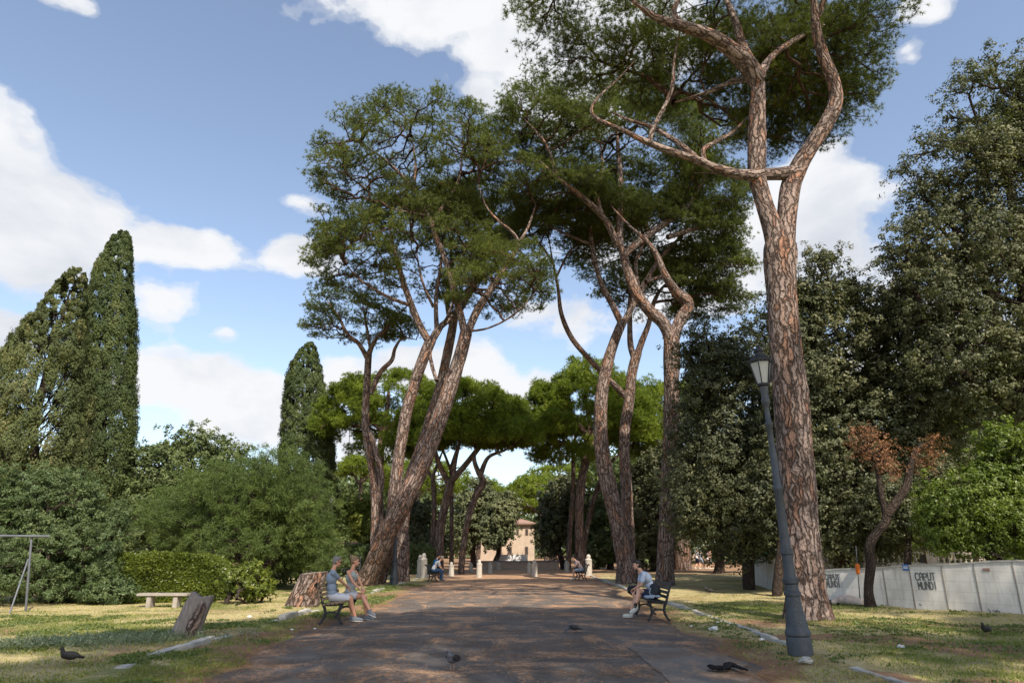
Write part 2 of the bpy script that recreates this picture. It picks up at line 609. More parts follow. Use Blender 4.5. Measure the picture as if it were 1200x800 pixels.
    def build(s, name, mat, parent=None, smooth=False, world_space=False):
        me = bpy.data.meshes.new(name)
        if world_space and parent is not None:
            s.v = [tuple(Vector(v) - parent.location) for v in s.v]
        me.from_pydata(s.v, [], s.f)
        if smooth:
            me.polygons.foreach_set('use_smooth', [True] * len(me.polygons))
        me.update()
        if smooth:
            me.set_sharp_from_angle(angle=R(38))
        return link_mesh(name, me, mat, parent, world_space)

    def remesh(s, name, mat, voxel, parent=None, smooth_it=4):
        """one continuous skin over everything collected"""
        me = bpy.data.meshes.new(name + '_src')
        me.from_pydata(s.v, [], s.f)
        me.update()
        o = bpy.data.objects.new(name + '_src', me)
        col.objects.link(o)
        md = o.modifiers.new('r', 'REMESH')
        md.mode = 'VOXEL'
        md.voxel_size = voxel
        md.use_smooth_shade = True
        ms = o.modifiers.new('s', 'SMOOTH')
        ms.factor = 0.5
        ms.iterations = smooth_it
        dg = bpy.context.evaluated_depsgraph_get()
        me2 = bpy.data.meshes.new_from_object(o.evaluated_get(dg))
        bpy.data.objects.remove(o)
        bpy.data.meshes.remove(me)
        me2.name = name
        me2.materials.clear()
        return link_mesh(name, me2, mat, parent)


# ---------------------------------------------------------------- numpy noise
_perm = np.random.default_rng(3).random((256, 256)).astype(np.float32)


def vnoise(x, y):
    xi = np.floor(x).astype(int); yi = np.floor(y).astype(int)
    fx = x - xi; fy = y - yi
    fx = fx * fx * (3 - 2 * fx); fy = fy * fy * (3 - 2 * fy)
    g = lambda a, b: _perm[a & 255, b & 255]
    return (g(xi, yi) * (1 - fx) + g(xi + 1, yi) * fx) * (1 - fy) + (g(xi, yi + 1) * (1 - fx) + g(xi + 1, yi + 1) * fx) * fy


def fbm(x, y, s=1.0, o=4):
    r, a, t = 0, 1.0, 0
    for i in range(o):
        r = r + a * vnoise(x * s + 17.3 * i, y * s + 9.1 * i)
        t += a; a *= .5; s *= 2.03
    return r / t


def sstep(a, b, x):
    t = np.clip((x - a) / (b - a), 0, 1)
    return t * t * (3 - 2 * t)
# ================================================================ GROUND
def road_edge_l(y):
    return -4.15 + 0.22 * np.sin(y * .35) + (fbm(y, y * 0 + 3.3, .8, 4) - .5) * 0.9 + 0.55 * sstep(14, 8, y) - .5 * sstep(35, 50, y)


def road_edge_r(y):
    return 3.75 + (fbm(y, y * 0 + 8.7, .8, 4) - .5) * 0.8 - 0.45 * sstep(14, 8, y) + .9 * sstep(20, 34, y)


def green_amt(x, y):
    """how green the turf is, 0 dry straw / soil .. 1 fresh"""
    g = fbm(x, y, .33, 4) * .62 + fbm(x + 40, y, 1.6, 3) * .38
    g = sstep(.33, .66, g)
    d = np.abs(x)
    verge = sstep(6.6, 5.2, d)
    left = (x < 0)
    g = np.where(left, np.maximum(g, verge * .95 * (fbm(x, y, 1.1, 3) > .33)), g * (1 - .55 * verge))
    g = g * np.where(left & (d > 6), .62, .66)
    # needle soil under the trees of the avenue and further off
    g = g * (1 - .6 * sstep(28, 50, y))
    return np.clip(g, 0, 1)


def litter_amt(x, y):
    d = np.where(x < 0, np.abs(x - road_edge_l(y)), np.abs(x - road_edge_r(y)))
    l = sstep(1.3, 0.1, d) * fbm(x + 9, y + 2, 1.3, 3) * 1.3 + sstep(.5, .75, fbm(x - 20, y + 5, .5, 4)) * .55
    l = l + np.where((x > 4.8) & (y < 20) & (y > 7), .95 * sstep(.42, .68, fbm(x + 3, y, .8, 4)) * sstep(20, 13, y), 0)
    l = np.maximum(l, .75 * sstep(34, 60, y))
    return np.clip(l, 0, 1)


def ground_h(x, y):
    off = np.minimum(np.maximum(road_edge_l(y) - x, x - road_edge_r(y)), 3.0)
    h = (fbm(x, y, .9, 4) - .45) * .10 * sstep(0, .8, off)
    h = h + .05 * sstep(0.1, 1.4, off)
    near = np.where(off < 0.05, -.03, 0)
    return np.where(y < 70, h * sstep(90, 50, y) + near, 0)


def axis(lo, hi, fine_lo, fine_hi, step, grow=1.25):
    a = list(np.arange(fine_lo, fine_hi + 1e-6, step))
    s, p = step, fine_hi
    while p < hi:
        s *= grow; p += s; a.append(p)
    s, p = step, fine_lo
    while p > lo:
        s *= grow; p -= s; a.insert(0, p)
    return np.array(a)


gx = axis(-900, 900, -17, 17, .11)
gy = axis(-120, 1500, 7, 34, .12, 1.06)
XX, YY = np.meshgrid(gx, gy)
ZZ = ground_h(XX, YY)
V = np.stack([XX.ravel(), YY.ravel(), ZZ.ravel()], 1)
nx, ny = len(gx), len(gy)
ii = (np.arange(ny - 1)[:, None] * nx + np.arange(nx - 1)[None, :]).ravel()
F = np.stack([ii, ii + 1, ii + nx + 1, ii + nx], 1)

m, nt = new_mat('turf_soil')
p = geo_pos(nt)
ga = N(nt, 'ShaderNodeAttribute', attribute_name='green').outputs['Fac']
la = N(nt, 'ShaderNodeAttribute', attribute_name='litter').outputs['Fac']
f1 = noise_n(nt, p, 9, 6, .65)
f2 = noise_n(nt, p, 42, 4, .65)
f3 = noise_n(nt, p, 2.0, 5, .6)
dry = mixc(nt, ramp(nt, f1, [(.35, 0), (.65, 1)]), (.29, .235, .12), (.47, .40, .21))
fresh = mixc(nt, ramp(nt, f2, [(.35, 0), (.65, 1)]), (.095, .12, .035), (.19, .21, .065))
gm = math_n(nt, 'ADD', ga, math_n(nt, 'MULTIPLY_ADD', f1, 1.2, -.6))
c = mixc(nt, ramp(nt, gm, [(.25, 0), (.7, 1)]), dry, fresh)
soil = mixc(nt, f2, (.15, .095, .065), (.36, .22, .13))
lm = math_n(nt, 'ADD', la, math_n(nt, 'MULTIPLY_ADD', f3, 1.0, -.5))
c = mixc(nt, ramp(nt, math_n(nt, 'ADD', lm, math_n(nt, 'MULTIPLY_ADD', f2, .6, -.3)), [(.32, 0), (.72, 1)]), c, soil)
finish(nt, c, .95, .1, math_n(nt, 'ADD', f2, f1), .7, .03)
ground = mesh_np('ground', V, F, m, attrs={'green': green_amt(V[:, 0], V[:, 1]), 'litter': litter_amt(V[:, 0], V[:, 1])}, smooth=True)
tag(ground, kind='structure')

# road: a sheet a little above the ground with a ragged edge
ry = axis(-60, 62, 7, 40, .15, 1.05)
ry = ry[ry < 62.5]
u = np.linspace(0, 1, 60)
el, er = road_edge_l(ry), road_edge_r(ry)
wide = sstep(40, 47, ry)
el = el - 4.0 * wide; er = er + 2.6 * wide
RX = el[:, None] * (1 - u)[None] + er[:, None] * u[None]
RY = np.repeat(ry[:, None], len(u), 1)
edge = np.minimum(u, 1 - u)[None] * (er - el)[:, None]
RZ = 0.012 + .035 * sstep(0, 2.5, edge) * 1.0 + (fbm(RX, RY, .6, 3) - .5) * .02 - .05 * sstep(.12, 0, edge)
V = np.stack([RX.ravel(), RY.ravel(), RZ.ravel()], 1)
nx, ny = len(u), len(ry)
ii = (np.arange(ny - 1)[:, None] * nx + np.arange(nx - 1)[None, :]).ravel()
F = np.stack([ii, ii + 1, ii + nx + 1, ii + nx], 1)
def asphalt(name, base1, base2, lit=1.0):
    m, nt = new_mat(name)
    p = geo_pos(nt)
    agg = N(nt, 'ShaderNodeTexVoronoi', feature='F1'); agg.inputs['Scale'].default_value = 75
    nt.links.new(p, agg.inputs['Vector'])
    f1 = noise_n(nt, p, 1.1, 6, .62)
    f2 = noise_n(nt, p, 55, 3, .7)
    base = mixc(nt, ramp(nt, f1, [(.35, 0), (.66, 1)]), base1, base2)
    base = mixc(nt, ramp(nt, agg.outputs['Distance'], [(0.1, .0), (.6, .6)]), base, mixc(nt, 1.0, base, (.45, .45, .47), 'MULTIPLY'))
    # drifts of fallen needles: long streaks that lie across and along the road
    a = noise_n(nt, mapping(nt, p, (.8, 1.15, 1), (0, 0, R(8))), 1.0, 7, .68, .5)
    b = noise_n(nt, mapping(nt, p, (1.7, .6, 1), (0, 0, R(-4))), 1.0, 6, .65, .6)
    s = noise_n(nt, mapping(nt, p, (26, 40, 1), (0, 0, R(20))), 1.0, 3, .7)
    sepp = nt.nodes.new('ShaderNodeSeparateXYZ'); nt.links.new(p, sepp.inputs[0])
    far = math_n(nt, 'MULTIPLY_ADD', sepp.outputs['Y'], .012, -.34, False)
    far = math_n(nt, 'MAXIMUM', math_n(nt, 'MINIMUM', far, .14), -.035)
    k = math_n(nt, 'ADD', math_n(nt, 'MAXIMUM', a, math_n(nt, 'MULTIPLY', b, .97)), math_n(nt, 'MULTIPLY_ADD', s, .34, -.17))
    k = math_n(nt, 'ADD', k, far)
    gr = noise_n(nt, mapping(nt, p, (60, 34, 1), (0, 0, R(35))), 1.0, 3, .75)
    gr2 = noise_n(nt, mapping(nt, p, (17, 11, 1), (0, 0, R(-25))), 1.0, 4, .7)
    k = math_n(nt, 'ADD', k, math_n(nt, 'MULTIPLY_ADD', gr, .30, -.15))
    k = math_n(nt, 'ADD', k, math_n(nt, 'MULTIPLY_ADD', gr2, .36, -.18))
    base = mixc(nt, math_n(nt, 'MULTIPLY_ADD', gr, 1.5, -.35, True), mixc(nt, 1.0, base, (.66, .66, .68), 'MULTIPLY'), base)
    k = math_n(nt, 'MULTIPLY', ramp(nt, k, [(.52, 0), (.56, .7), (.63, 1)]), lit)
    litc = mixc(nt, gr2, (.20, .115, .07), (.54, .33, .19))
    c = mixc(nt, k, base, litc)
    # cracks
    ck = N(nt, 'ShaderNodeTexVoronoi', feature='DISTANCE_TO_EDGE'); ck.inputs['Scale'].default_value = .55
    w = nt.nodes.new('ShaderNodeTexNoise'); w.inputs['Scale'].default_value = 1.5; w.inputs['Detail'].default_value = 5
    nt.links.new(p, w.inputs['Vector'])
    wv = nt.nodes.new('ShaderNodeVectorMath'); wv.operation = 'MULTIPLY_ADD'
    nt.links.new(w.outputs['Color'], wv.inputs[0]); wv.inputs[1].default_value = (.9, .9, 0); nt.links.new(p, wv.inputs[2])
    nt.links.new(wv.outputs[0], ck.inputs['Vector'])
    cm = ramp(nt, ck.outputs['Distance'], [(.0, .65), (.008, 0)])
    c = mixc(nt, math_n(nt, 'MULTIPLY', cm, ramp(nt, f1, [(.45, 0), (.6, 1)])), c, (.03, .028, .027))
    h = math_n(nt, 'ADD', math_n(nt, 'MULTIPLY', agg.outputs['Distance'], .4), math_n(nt, 'MULTIPLY', s, .5))
    finish(nt, c, .9, .2, h, .5, .01)
    return m
m_road = asphalt('worn_asphalt', (.150, .131, .114), (.235, .208, .180))
road = mesh_np('road', V, F, m_road, smooth=True)
tag(road, kind='structure')

# lighter resurfaced rectangle bottom right
a0, b0 = G(738, 757, .05), G(862, 757, .05)
c0 = Vector((road_edge_r(np.array([6.5]))[0] - .06, 6.5, .05)); d0 = Vector((a0.x + .0, 6.5, .05))
us = np.linspace(0, 1, 30); vs_ = np.linspace(0, 1, 40)
PX, PY = [], []
for j, v in enumerate(vs_):
    y_ = 6.5 * (1 - v) + a0.y * v
    xl = a0.x - .9 * (1 - v) * 0 + (fbm(np.array([y_]), np.array([2.]), 2.2)[0] - .5) * .16
    xr = float(road_edge_r(np.array([y_]))[0]) - .22
    PX.append(xl + (xr - xl) * us); PY.append(y_ + (fbm(us * 4, us * 0 + 5, 2.0) - .5) * .12)
PX = np.array(PX); PY = np.array(PY)
uu = (PX - road_edge_l(PY)) / (road_edge_r(PY) - road_edge_l(PY))
edge = np.minimum(uu, 1 - uu) * (road_edge_r(PY) - road_edge_l(PY))
PZ = 0.012 + .035 * sstep(0, 2.5, edge) + (fbm(PX, PY, .6, 3) - .5) * .02 + .009
V = np.stack([PX.ravel(), PY.ravel(), PZ.ravel()], 1)
nx, ny = 30, 40
ii = (np.arange(ny - 1)[:, None] * nx + np.arange(nx - 1)[None, :]).ravel()
F = np.stack([ii, ii + 1, ii + nx + 1, ii + nx], 1)
patch = mesh_np('road_patch', V, F, asphalt('patched_asphalt', (.24, .215, .185), (.31, .28, .245), .55), smooth=True)
tag(patch, kind='structure')


def kerb(name, x0, ys, hfun, wfun, xf):
    mb = MB()
    y = ys[0]
    while y < ys[1]:
        L = random.uniform(.8, 1.15)
        h = hfun(y)
        if h > -.02:
            x = x0 + xf(y)
            bm = bmesh.new()
            bmesh.ops.create_cube(bm, size=1.0, matrix=Matrix.Diagonal((wfun(y), L * .985, .3, 1)))
            bmesh.ops.bevel(bm, geom=bm.edges[:], offset=.022, segments=2, affect='EDGES')
            bmesh.ops.subdivide_edges(bm, edges=[e for e in bm.edges if e.calc_length() > .25], cuts=6, use_grid_fill=True)
            rot = Matrix.Rotation(random.uniform(-.02, .02), 4, 'Z') @ Matrix.Rotation(random.uniform(-.03, .03), 4, 'X')
            for v in bm.verts:
                q = rot @ v.co
                nn = mnoise.noise(Vector((q.x * 6, (q.y + y) * 5, q.z * 6)))
                q += Vector((.012, .0, .014)) * nn
                v.co = q + Vector((x, y + L / 2, h - .15))
            bm.verts.index_update()
            mb.add([v.co for v in bm.verts], [tuple(v.index for v in f.verts) for f in bm.faces])
            bm.free()
        y += L
    o = mb.build(name, M['kerb'], smooth=False)
    tag(o, kind='structure')
    return o


kerb('kerb', 4.82, (2.5, 46), lambda y: .085 + .02 * math.sin(y) + (-.03 if 8 < y < 12 else 0), lambda y: .17,
     lambda y: .06 * math.sin(y * .4) + .28 * max(0, (y - 24) / 20))
kerb('kerb', -5.42, (2.5, 47), lambda y: .05 + .07 * math.sin(y * 1.1 + 1.2) + (.035 if 16.5 < y < 19.5 else 0), lambda y: .20,
     lambda y: .06 * math.sin(y * .35))


# ================================================================ LEAF CLOUDS
def unit(n, g=rng):
    v = g.normal(size=(n, 3))
    return v / np.linalg.norm(v, axis=1)[:, None]


def frames(d, g=rng):
    d = d / (np.linalg.norm(d, axis=1)[:, None] + 1e-9)
    r = unit(len(d), g)
    a = np.cross(d, r)
    a /= (np.linalg.norm(a, axis=1)[:, None] + 1e-9)
    return d, a


def blades(P, D, L, W, rnd, g=rng):
    """thin triangles from P along D"""
    n = len(P)
    d, a = frames(D, g)
    L = L * g.uniform(.7, 1.2, n)[:, None]
    V = np.empty((n, 3, 3), np.float32)
    V[:, 0] = P - a * (W * .5)
    V[:, 1] = P + a * (W * .5)
    V[:, 2] = P + d * L
    F = np.arange(n * 3, dtype=np.int32).reshape(n, 3)
    return V.reshape(-1, 3), F, np.repeat(rnd, 3)


def leaves(P, D, L, W, rnd, g=rng, NR=None):
    """rhombus leaves, slightly cupped; NR: the way the blades face"""
    n = len(P)
    if NR is None:
        d, a = frames(D, g)
    else:
        nr = NR / (np.linalg.norm(NR, axis=1)[:, None] + 1e-9)
        d = D - nr * (D * nr).sum(1)[:, None]
        d /= np.linalg.norm(d, axis=1)[:, None] + 1e-9
        a = np.cross(nr, d)
    s = g.uniform(.6, 1.25, n)[:, None]
    nrm = np.cross(d, a)
    V = np.empty((n, 4, 3), np.float32)
    V[:, 0] = P
    V[:, 1] = P + d * L * s * .45 + a * W * .5 * s + nrm * W * .12 * s
    V[:, 2] = P + d * L * s
    V[:, 3] = P + d * L * s * .45 - a * W * .5 * s + nrm * W * .12 * s
    F = np.arange(n * 4, dtype=np.int32).reshape(n, 4)
    return V.reshape(-1, 3), F, np.repeat(rnd, 4)


def catmull(P, per=6):
    P = np.asarray(P, float)
    out = []
    n = len(P)
    for i in range(n - 1):
        p0 = P[max(i - 1, 0)]; p1 = P[i]; p2 = P[i + 1]; p3 = P[min(i + 2, n - 1)]
        for k in range(per):
            t = k / per
            out.append(.5 * ((2 * p1) + (-p0 + p2) * t + (2 * p0 - 5 * p1 + 4 * p2 - p3) * t * t + (-p0 + 3 * p1 - 3 * p2 + p3) * t ** 3))
    out.append(P[-1])
    return np.array(out)


class Tubes:
    def __init__(s): s.V, s.F, s.B = [], [], []; s.n = 0

    def tube(s, pts, rad, k=8, s0=0.0, rough=0.0, seed=0.0, flare=0.0):
        pts = np.asarray(pts, float); rad = np.asarray(rad, float)
        n = len(pts)
        d = np.gradient(pts, axis=0) if n > 1 else np.array([[0, 0, 1.]])
        d /= np.linalg.norm(d, axis=1)[:, None] + 1e-9
        x = np.cross(d[0], [0.3, 1, 0.1]); x /= np.linalg.norm(x) + 1e-9
        arc = s0
        ang = np.arange(k) * 2 * PI / k
        ca, sa = np.cos(ang), np.sin(ang)
        base = s.n
        for i in range(n):
            x = x - d[i] * np.dot(x, d[i]); x /= np.linalg.norm(x) + 1e-9
            y = np.cross(d[i], x)
            if i: arc += np.linalg.norm(pts[i] - pts[i - 1])
            r = rad[i] * np.ones(k)
            if rough > 0:
                r = r * (1 + rough * (2 * vnoise(np.cos(ang) * 1.3 + seed + 50, np.sin(ang) * 1.3 + arc * .9 + 50) - 1)
                         + rough * .8 * (2 * vnoise(np.cos(ang) * 4 + seed + 90, np.sin(ang) * 4 + arc * 1.6 + 90) - 1))
            if flare > 0 and arc - s0 < 1.2:
                r = r * (1 + flare * (1 - (arc - s0) / 1.2) ** 2 * (1 + .5 * np.sin(ang * 5 + seed)))
            s.V.append(pts[i][None] + x[None] * (ca * r)[:, None] + y[None] * (sa * r)[:, None])
            R0 = max(rad[i], .02)
            s.B.append(np.stack([ca * R0 + seed, sa * R0, np.full(k, arc)], 1))
        a = (np.arange(n - 1)[:, None] * k + np.arange(k)[None]).ravel() + base
        b = (np.arange(n - 1)[:, None] * k + (np.arange(k)[None] + 1) % k).ravel() + base
        s.F.append(np.stack([a, b, b + k, a + k], 1))
        s.n += n * k

    def build(s, name, mat, parent):
        return mesh_np(name, np.concatenate(s.V), np.concatenate(s.F), mat, parent, {'bark': np.concatenate(s.B)}, smooth=True, world_space=True)


def grow(T, start, targets, rscale, g, minsplit=1, sides=5, depth=0):
    """a branch that divides until every target has a twig"""
    n = len(targets)
    r = rscale * 2.2 * n ** .38
    if n == 1 or depth > 14:
        for t in targets[:2]:
            v = t - start; L = np.linalg.norm(v)
            if L < .02: continue
            m = start + v * .5 + g.normal(size=3) * L * .07 - np.array([0, 0, L * .05])
            T.tube([start, m, t], [r, r * .8, r * .4], 3 if n == 1 else 4)
        return
    c = targets.mean(0)
    v = c - start
    L = np.linalg.norm(v) + 1e-6
    dirs = targets - start
    i0 = g.integers(n)
    j0 = np.argmax(np.linalg.norm(targets - targets[i0], axis=1))
    i0 = np.argmax(np.linalg.norm(targets - targets[j0], axis=1))
    A, B = targets[i0].copy(), targets[j0].copy()
    for _ in range(3):
        la = np.linalg.norm(targets - A, axis=1) < np.linalg.norm(targets - B, axis=1)
        if la.all() or (~la).all(): break
        A, B = targets[la].mean(0), targets[~la].mean(0)
    if la.all() or (~la).all():
        la = np.arange(n) < n // 2
    frac = .30 if n > 12 else .42
    new = start + v * frac * g.uniform(.8, 1.2) + g.normal(size=3) * L * .045
    m = (start + new) / 2 + g.normal(size=3) * L * .03
    T.tube([start, m, new], [r, r * .93, r * .86], sides if r > .03 else 4)
    grow(T, new, targets[la], rscale, g, minsplit, sides, depth + 1)
    grow(T, new, targets[~la], rscale, g, minsplit, sides, depth + 1)


def limb_points(spec, Y0, per=6, wk=1.0, taper=False):
    """spec: list of (px, py, width px, dY from Y0)"""
    P, Rr = [], []
    for q in spec:
        x, y, w = q[:3]
        Y = Y0 + (q[3] if len(q) > 3 else 0.0)
        P.append(list(Wp(x, y, Y)) + [wk * w * mpp(x, y, Y) / 2])
    C = catmull(P, per)
    r = C[:, 3].copy()
    if taper:
        r *= np.interp(np.linspace(0, 1, len(r)), [0, .6, 1], [1, .9, .38])
    return C[:, :3], np.maximum(r, .012)


def pine(name_label, Y0, base_px, limbs, crowns, n_tufts=9000, blade=(.17, .024), per_tuft=13, ntargets=420,
         clump=.45, mat='needle', bark='bark', group='umbrella pines lining the avenue', name='pine_tree', rough=.07, sides=18,
         twig=.011, seed=1, wk=1.0, zcut=-.12, flare=.16, puff=.42):
    g = np.random.default_rng(seed)
    b = Wp(base_px[0], base_px[1], Y0); b.z = 0
    root = empty(name, b, 0, name_label, 'pine tree', group)
    T = Tubes()
    anchors = []
    for li, spec in enumerate(limbs):
        anc = True
        if isinstance(spec, tuple) and spec[0] == 'noanchor':
            anc = False; spec = spec[1]
        P, rad = limb_points(spec, Y0, 6, wk, li > 0)
        if li == 0:
            P[0, 2] = min(P[0, 2], -.15)
        k = sides if rad[0] > .2 else (12 if rad[0] > .1 else 8)
        if li == 0 and Y0 < 45:
            # finer rings along the trunk
            P2 = catmull(P, 3); r2 = catmull(rad[:, None], 3)[:, 0]
            T.tube(P2, r2, 40 if Y0 < 20 else 26, 0, rough, seed * 3.1, flare)
        else:
            T.tube(P, rad, k, 0, rough * .8, seed * 3.1 + li)
        if li > 0 and anc:
            m = len(P)
            for q in (1.0, .8, .6, .42):
                anchors.append((P[int((m - 1) * q)], rad[int((m - 1) * q)]))
    T.build('trunk', M[bark], root)
    # crown
    targets = []
    tot = sum(c[6] if len(c) > 6 else 1.0 for c in crowns)
    for c in crowns:
        cx, cy, dY, rx, ry, rz = c[:6]
        wgt = (c[6] if len(c) > 6 else 1.0) / tot
        thick = c[7] if len(c) > 7 else .38
        ctr = np.array(Wp(cx, cy, Y0 + dY))
        n = int(ntargets * wgt)
        u = unit(n * 3, g)
        u = u[u[:, 2] > zcut][:n]
        lob = .86 + .28 * vnoise(u[:, 0] * 3.1 + seed + 9, u[:, 1] * 3.1 + u[:, 2] * 2 + 7)
        s = 1 - thick * .75 * g.random(len(u)) ** 1.5
        zz = np.where(u[:, 2] < 0, u[:, 2] * .8, u[:, 2])
        targets.append(ctr + np.stack([u[:, 0] * rx, u[:, 1] * ry, zz * rz], 1) * (lob * s)[:, None])
    targets = np.concatenate(targets)
    A = np.array([a[0] for a in anchors])
    dist = np.linalg.norm(targets[:, None] - A[None], axis=2)
    # a twig prefers an anchor below it
    dz = A[None, :, 2] - targets[:, None, 2]
    dist = dist + np.maximum(dz, 0) * 1.5
    own = np.argmin(dist, 1)
    B = Tubes()
    for k in np.unique(own):
        tt = targets[own == k]
        grow(B, A[k], tt, twig, g)
    B.build('branches', M['limb'], root)
    # tufts of needles
    pick = g.integers(len(targets), size=n_tufts)
    off = unit(n_tufts, g) * (g.random(n_tufts) ** .55)[:, None] * clump * 1.5 * np.array([1, 1, puff])
    P = targets[pick] + off + np.array([0, 0, clump * .2])
    up = off / (clump) + np.array([0, 0, .55])
    tr = g.random(len(targets))[pick] * .6 + g.random(n_tufts) * .4
    PP = np.repeat(P, per_tuft, 0)
    DD = np.repeat(up * [1, 1, 1.3], per_tuft, 0) * .45 + unit(n_tufts * per_tuft, g)
    rr = np.clip(np.repeat(tr, per_tuft) + g.normal(size=len(PP)) * .08, 0, 1)
    Vv, Ff, rn = blades(PP.astype(np.float32), DD, blade[0], blade[1], rr, g)
    mesh_np('crown', Vv, Ff, M[mat], root, {'rnd': rn}, world_space=True)
    return root


def broad(name, label, cat, Y0, base_px, blobs, mat='oak', n_targets=300, n_leaves=60000, leaf=(.09, .05), clump=.5,
          group=None, trunk=None, depth=.9, shell=.45, kind='leaf', seed=1, bark='oakbark', up=.2, twig=.012, tr_r=.2, zmin=.15, fork=.35, stems=1, anchors_px=None):
    """blobs: (px, py, rx px, ry px[, dY[, weight]]) read at distance Y0"""
    g = np.random.default_rng(seed)
    b = Wp(base_px[0], base_px[1], Y0); b.z = 0
    root = empty(name, b, 0, label, cat, group)
    targets, allz = [], []
    tot = sum((q[2] * q[3]) * (q[5] if len(q) > 5 else 1) for q in blobs)
    for q in blobs:
        dY = q[4] if len(q) > 4 else 0
        w = (q[2] * q[3]) * (q[5] if len(q) > 5 else 1) / tot
        k = mpp(q[0], q[1], Y0 + dY)
        ctr = np.array(Wp(q[0], q[1], Y0 + dY))
        rx, rz = q[2] * k, q[3] * k
        n = max(6, int(n_targets * w))
        u = unit(n, g)
        lob = .84 + .32 * vnoise(u[:, 0] * 3 + seed * 5 + 9, u[:, 1] * 3 + u[:, 2] * 3 + 7)
        s = 1 - shell * g.random(n) ** 1.4
        t = ctr + np.stack([u[:, 0] * rx, u[:, 1] * rx * depth, u[:, 2] * rz], 1) * (lob * s)[:, None]
        targets.append(t)
    targets = np.concatenate(targets)
    targets[:, 2] = np.maximum(targets[:, 2], zmin + g.random(len(targets)) * .4)
    # trunk and limbs
    T = Tubes()
    TS = []
    ctr = targets.mean(0)
    tops = []
    if trunk:
        for i, spec in enumerate(trunk):
            P, rad = limb_points(spec, Y0)
            if i == 0: P[0, 2] = -.1
            T.tube(P, rad, 12, 0, .08, seed + i)
            m = len(P)
            tops += [P[-1]] + ([P[int(m * .7)]] if i else [])
    else:
        for s_ in range(stems):
            b2 = np.array(b)
            tp = b2 + (ctr - b2) * fork + g.normal(size=3) * (np.array([.5, .5, .1]) * (stems > 1) + .15)
            pts = catmull([b2 - [0, 0, .15], b2 + (tp - b2) * .5 + g.normal(size=3) * .08, tp], 5)
            if stems > 1: T = Tubes(); TS.append(T)
            T.tube(pts, np.linspace(tr_r * 1.15, tr_r * .8, len(pts)), 12, 0, .08, seed + s_, .15)
            tops.append(tp)
    tops = np.array(tops)
    own = np.argmin(np.linalg.norm(targets[:, None] - tops[None], axis=2), 1)
    for k in np.unique(own):
        grow(TS[k] if TS else T, tops[k], targets[own == k], twig, g)
    for B in (TS or [T]):
        B.build('stem' if TS else 'trunk', M[bark], root)
    pick = g.integers(len(targets), size=n_leaves)
    # leaves gather in sprays round each twig end
    ns = 7
    sprays = targets[:, None] + g.normal(size=(len(targets), ns, 3)) * clump * np.array([.8, .8, .6])
    sp = sprays[pick, g.integers(ns, size=n_leaves)]
    off = unit(n_leaves, g) * (g.random(n_leaves) ** .45)[:, None] * clump * np.array([.52, .52, .38])
    P = sp + off
    P[:, 2] = np.maximum(P[:, 2], .03)
    rn = np.clip(g.random(len(targets))[pick] * .5 + g.random(n_leaves) * .5, 0, 1)
    out = (P - ctr) / (np.linalg.norm(P - ctr, axis=1)[:, None] + 1e-6)
    D = unit(n_leaves, g) + out * .35 + np.array([0, 0, up])
    if kind == 'leaf':
        NR = off / (np.linalg.norm(off, axis=1)[:, None] + 1e-6) * .9 + (P - targets[pick]) * .5 / clump + out * .5 + np.array([0, 0, .45]) + unit(n_leaves, g) * .55
        Vv, Ff, rr = leaves(P.astype(np.float32), D, leaf[0], leaf[1], rn, g, NR)
    else:
        Vv, Ff, rr = blades(P.astype(np.float32), D, leaf[0], leaf[1], rn, g)
    mesh_np('crown', Vv, Ff, M[mat], root, {'rnd': rr}, world_space=True)
    return root


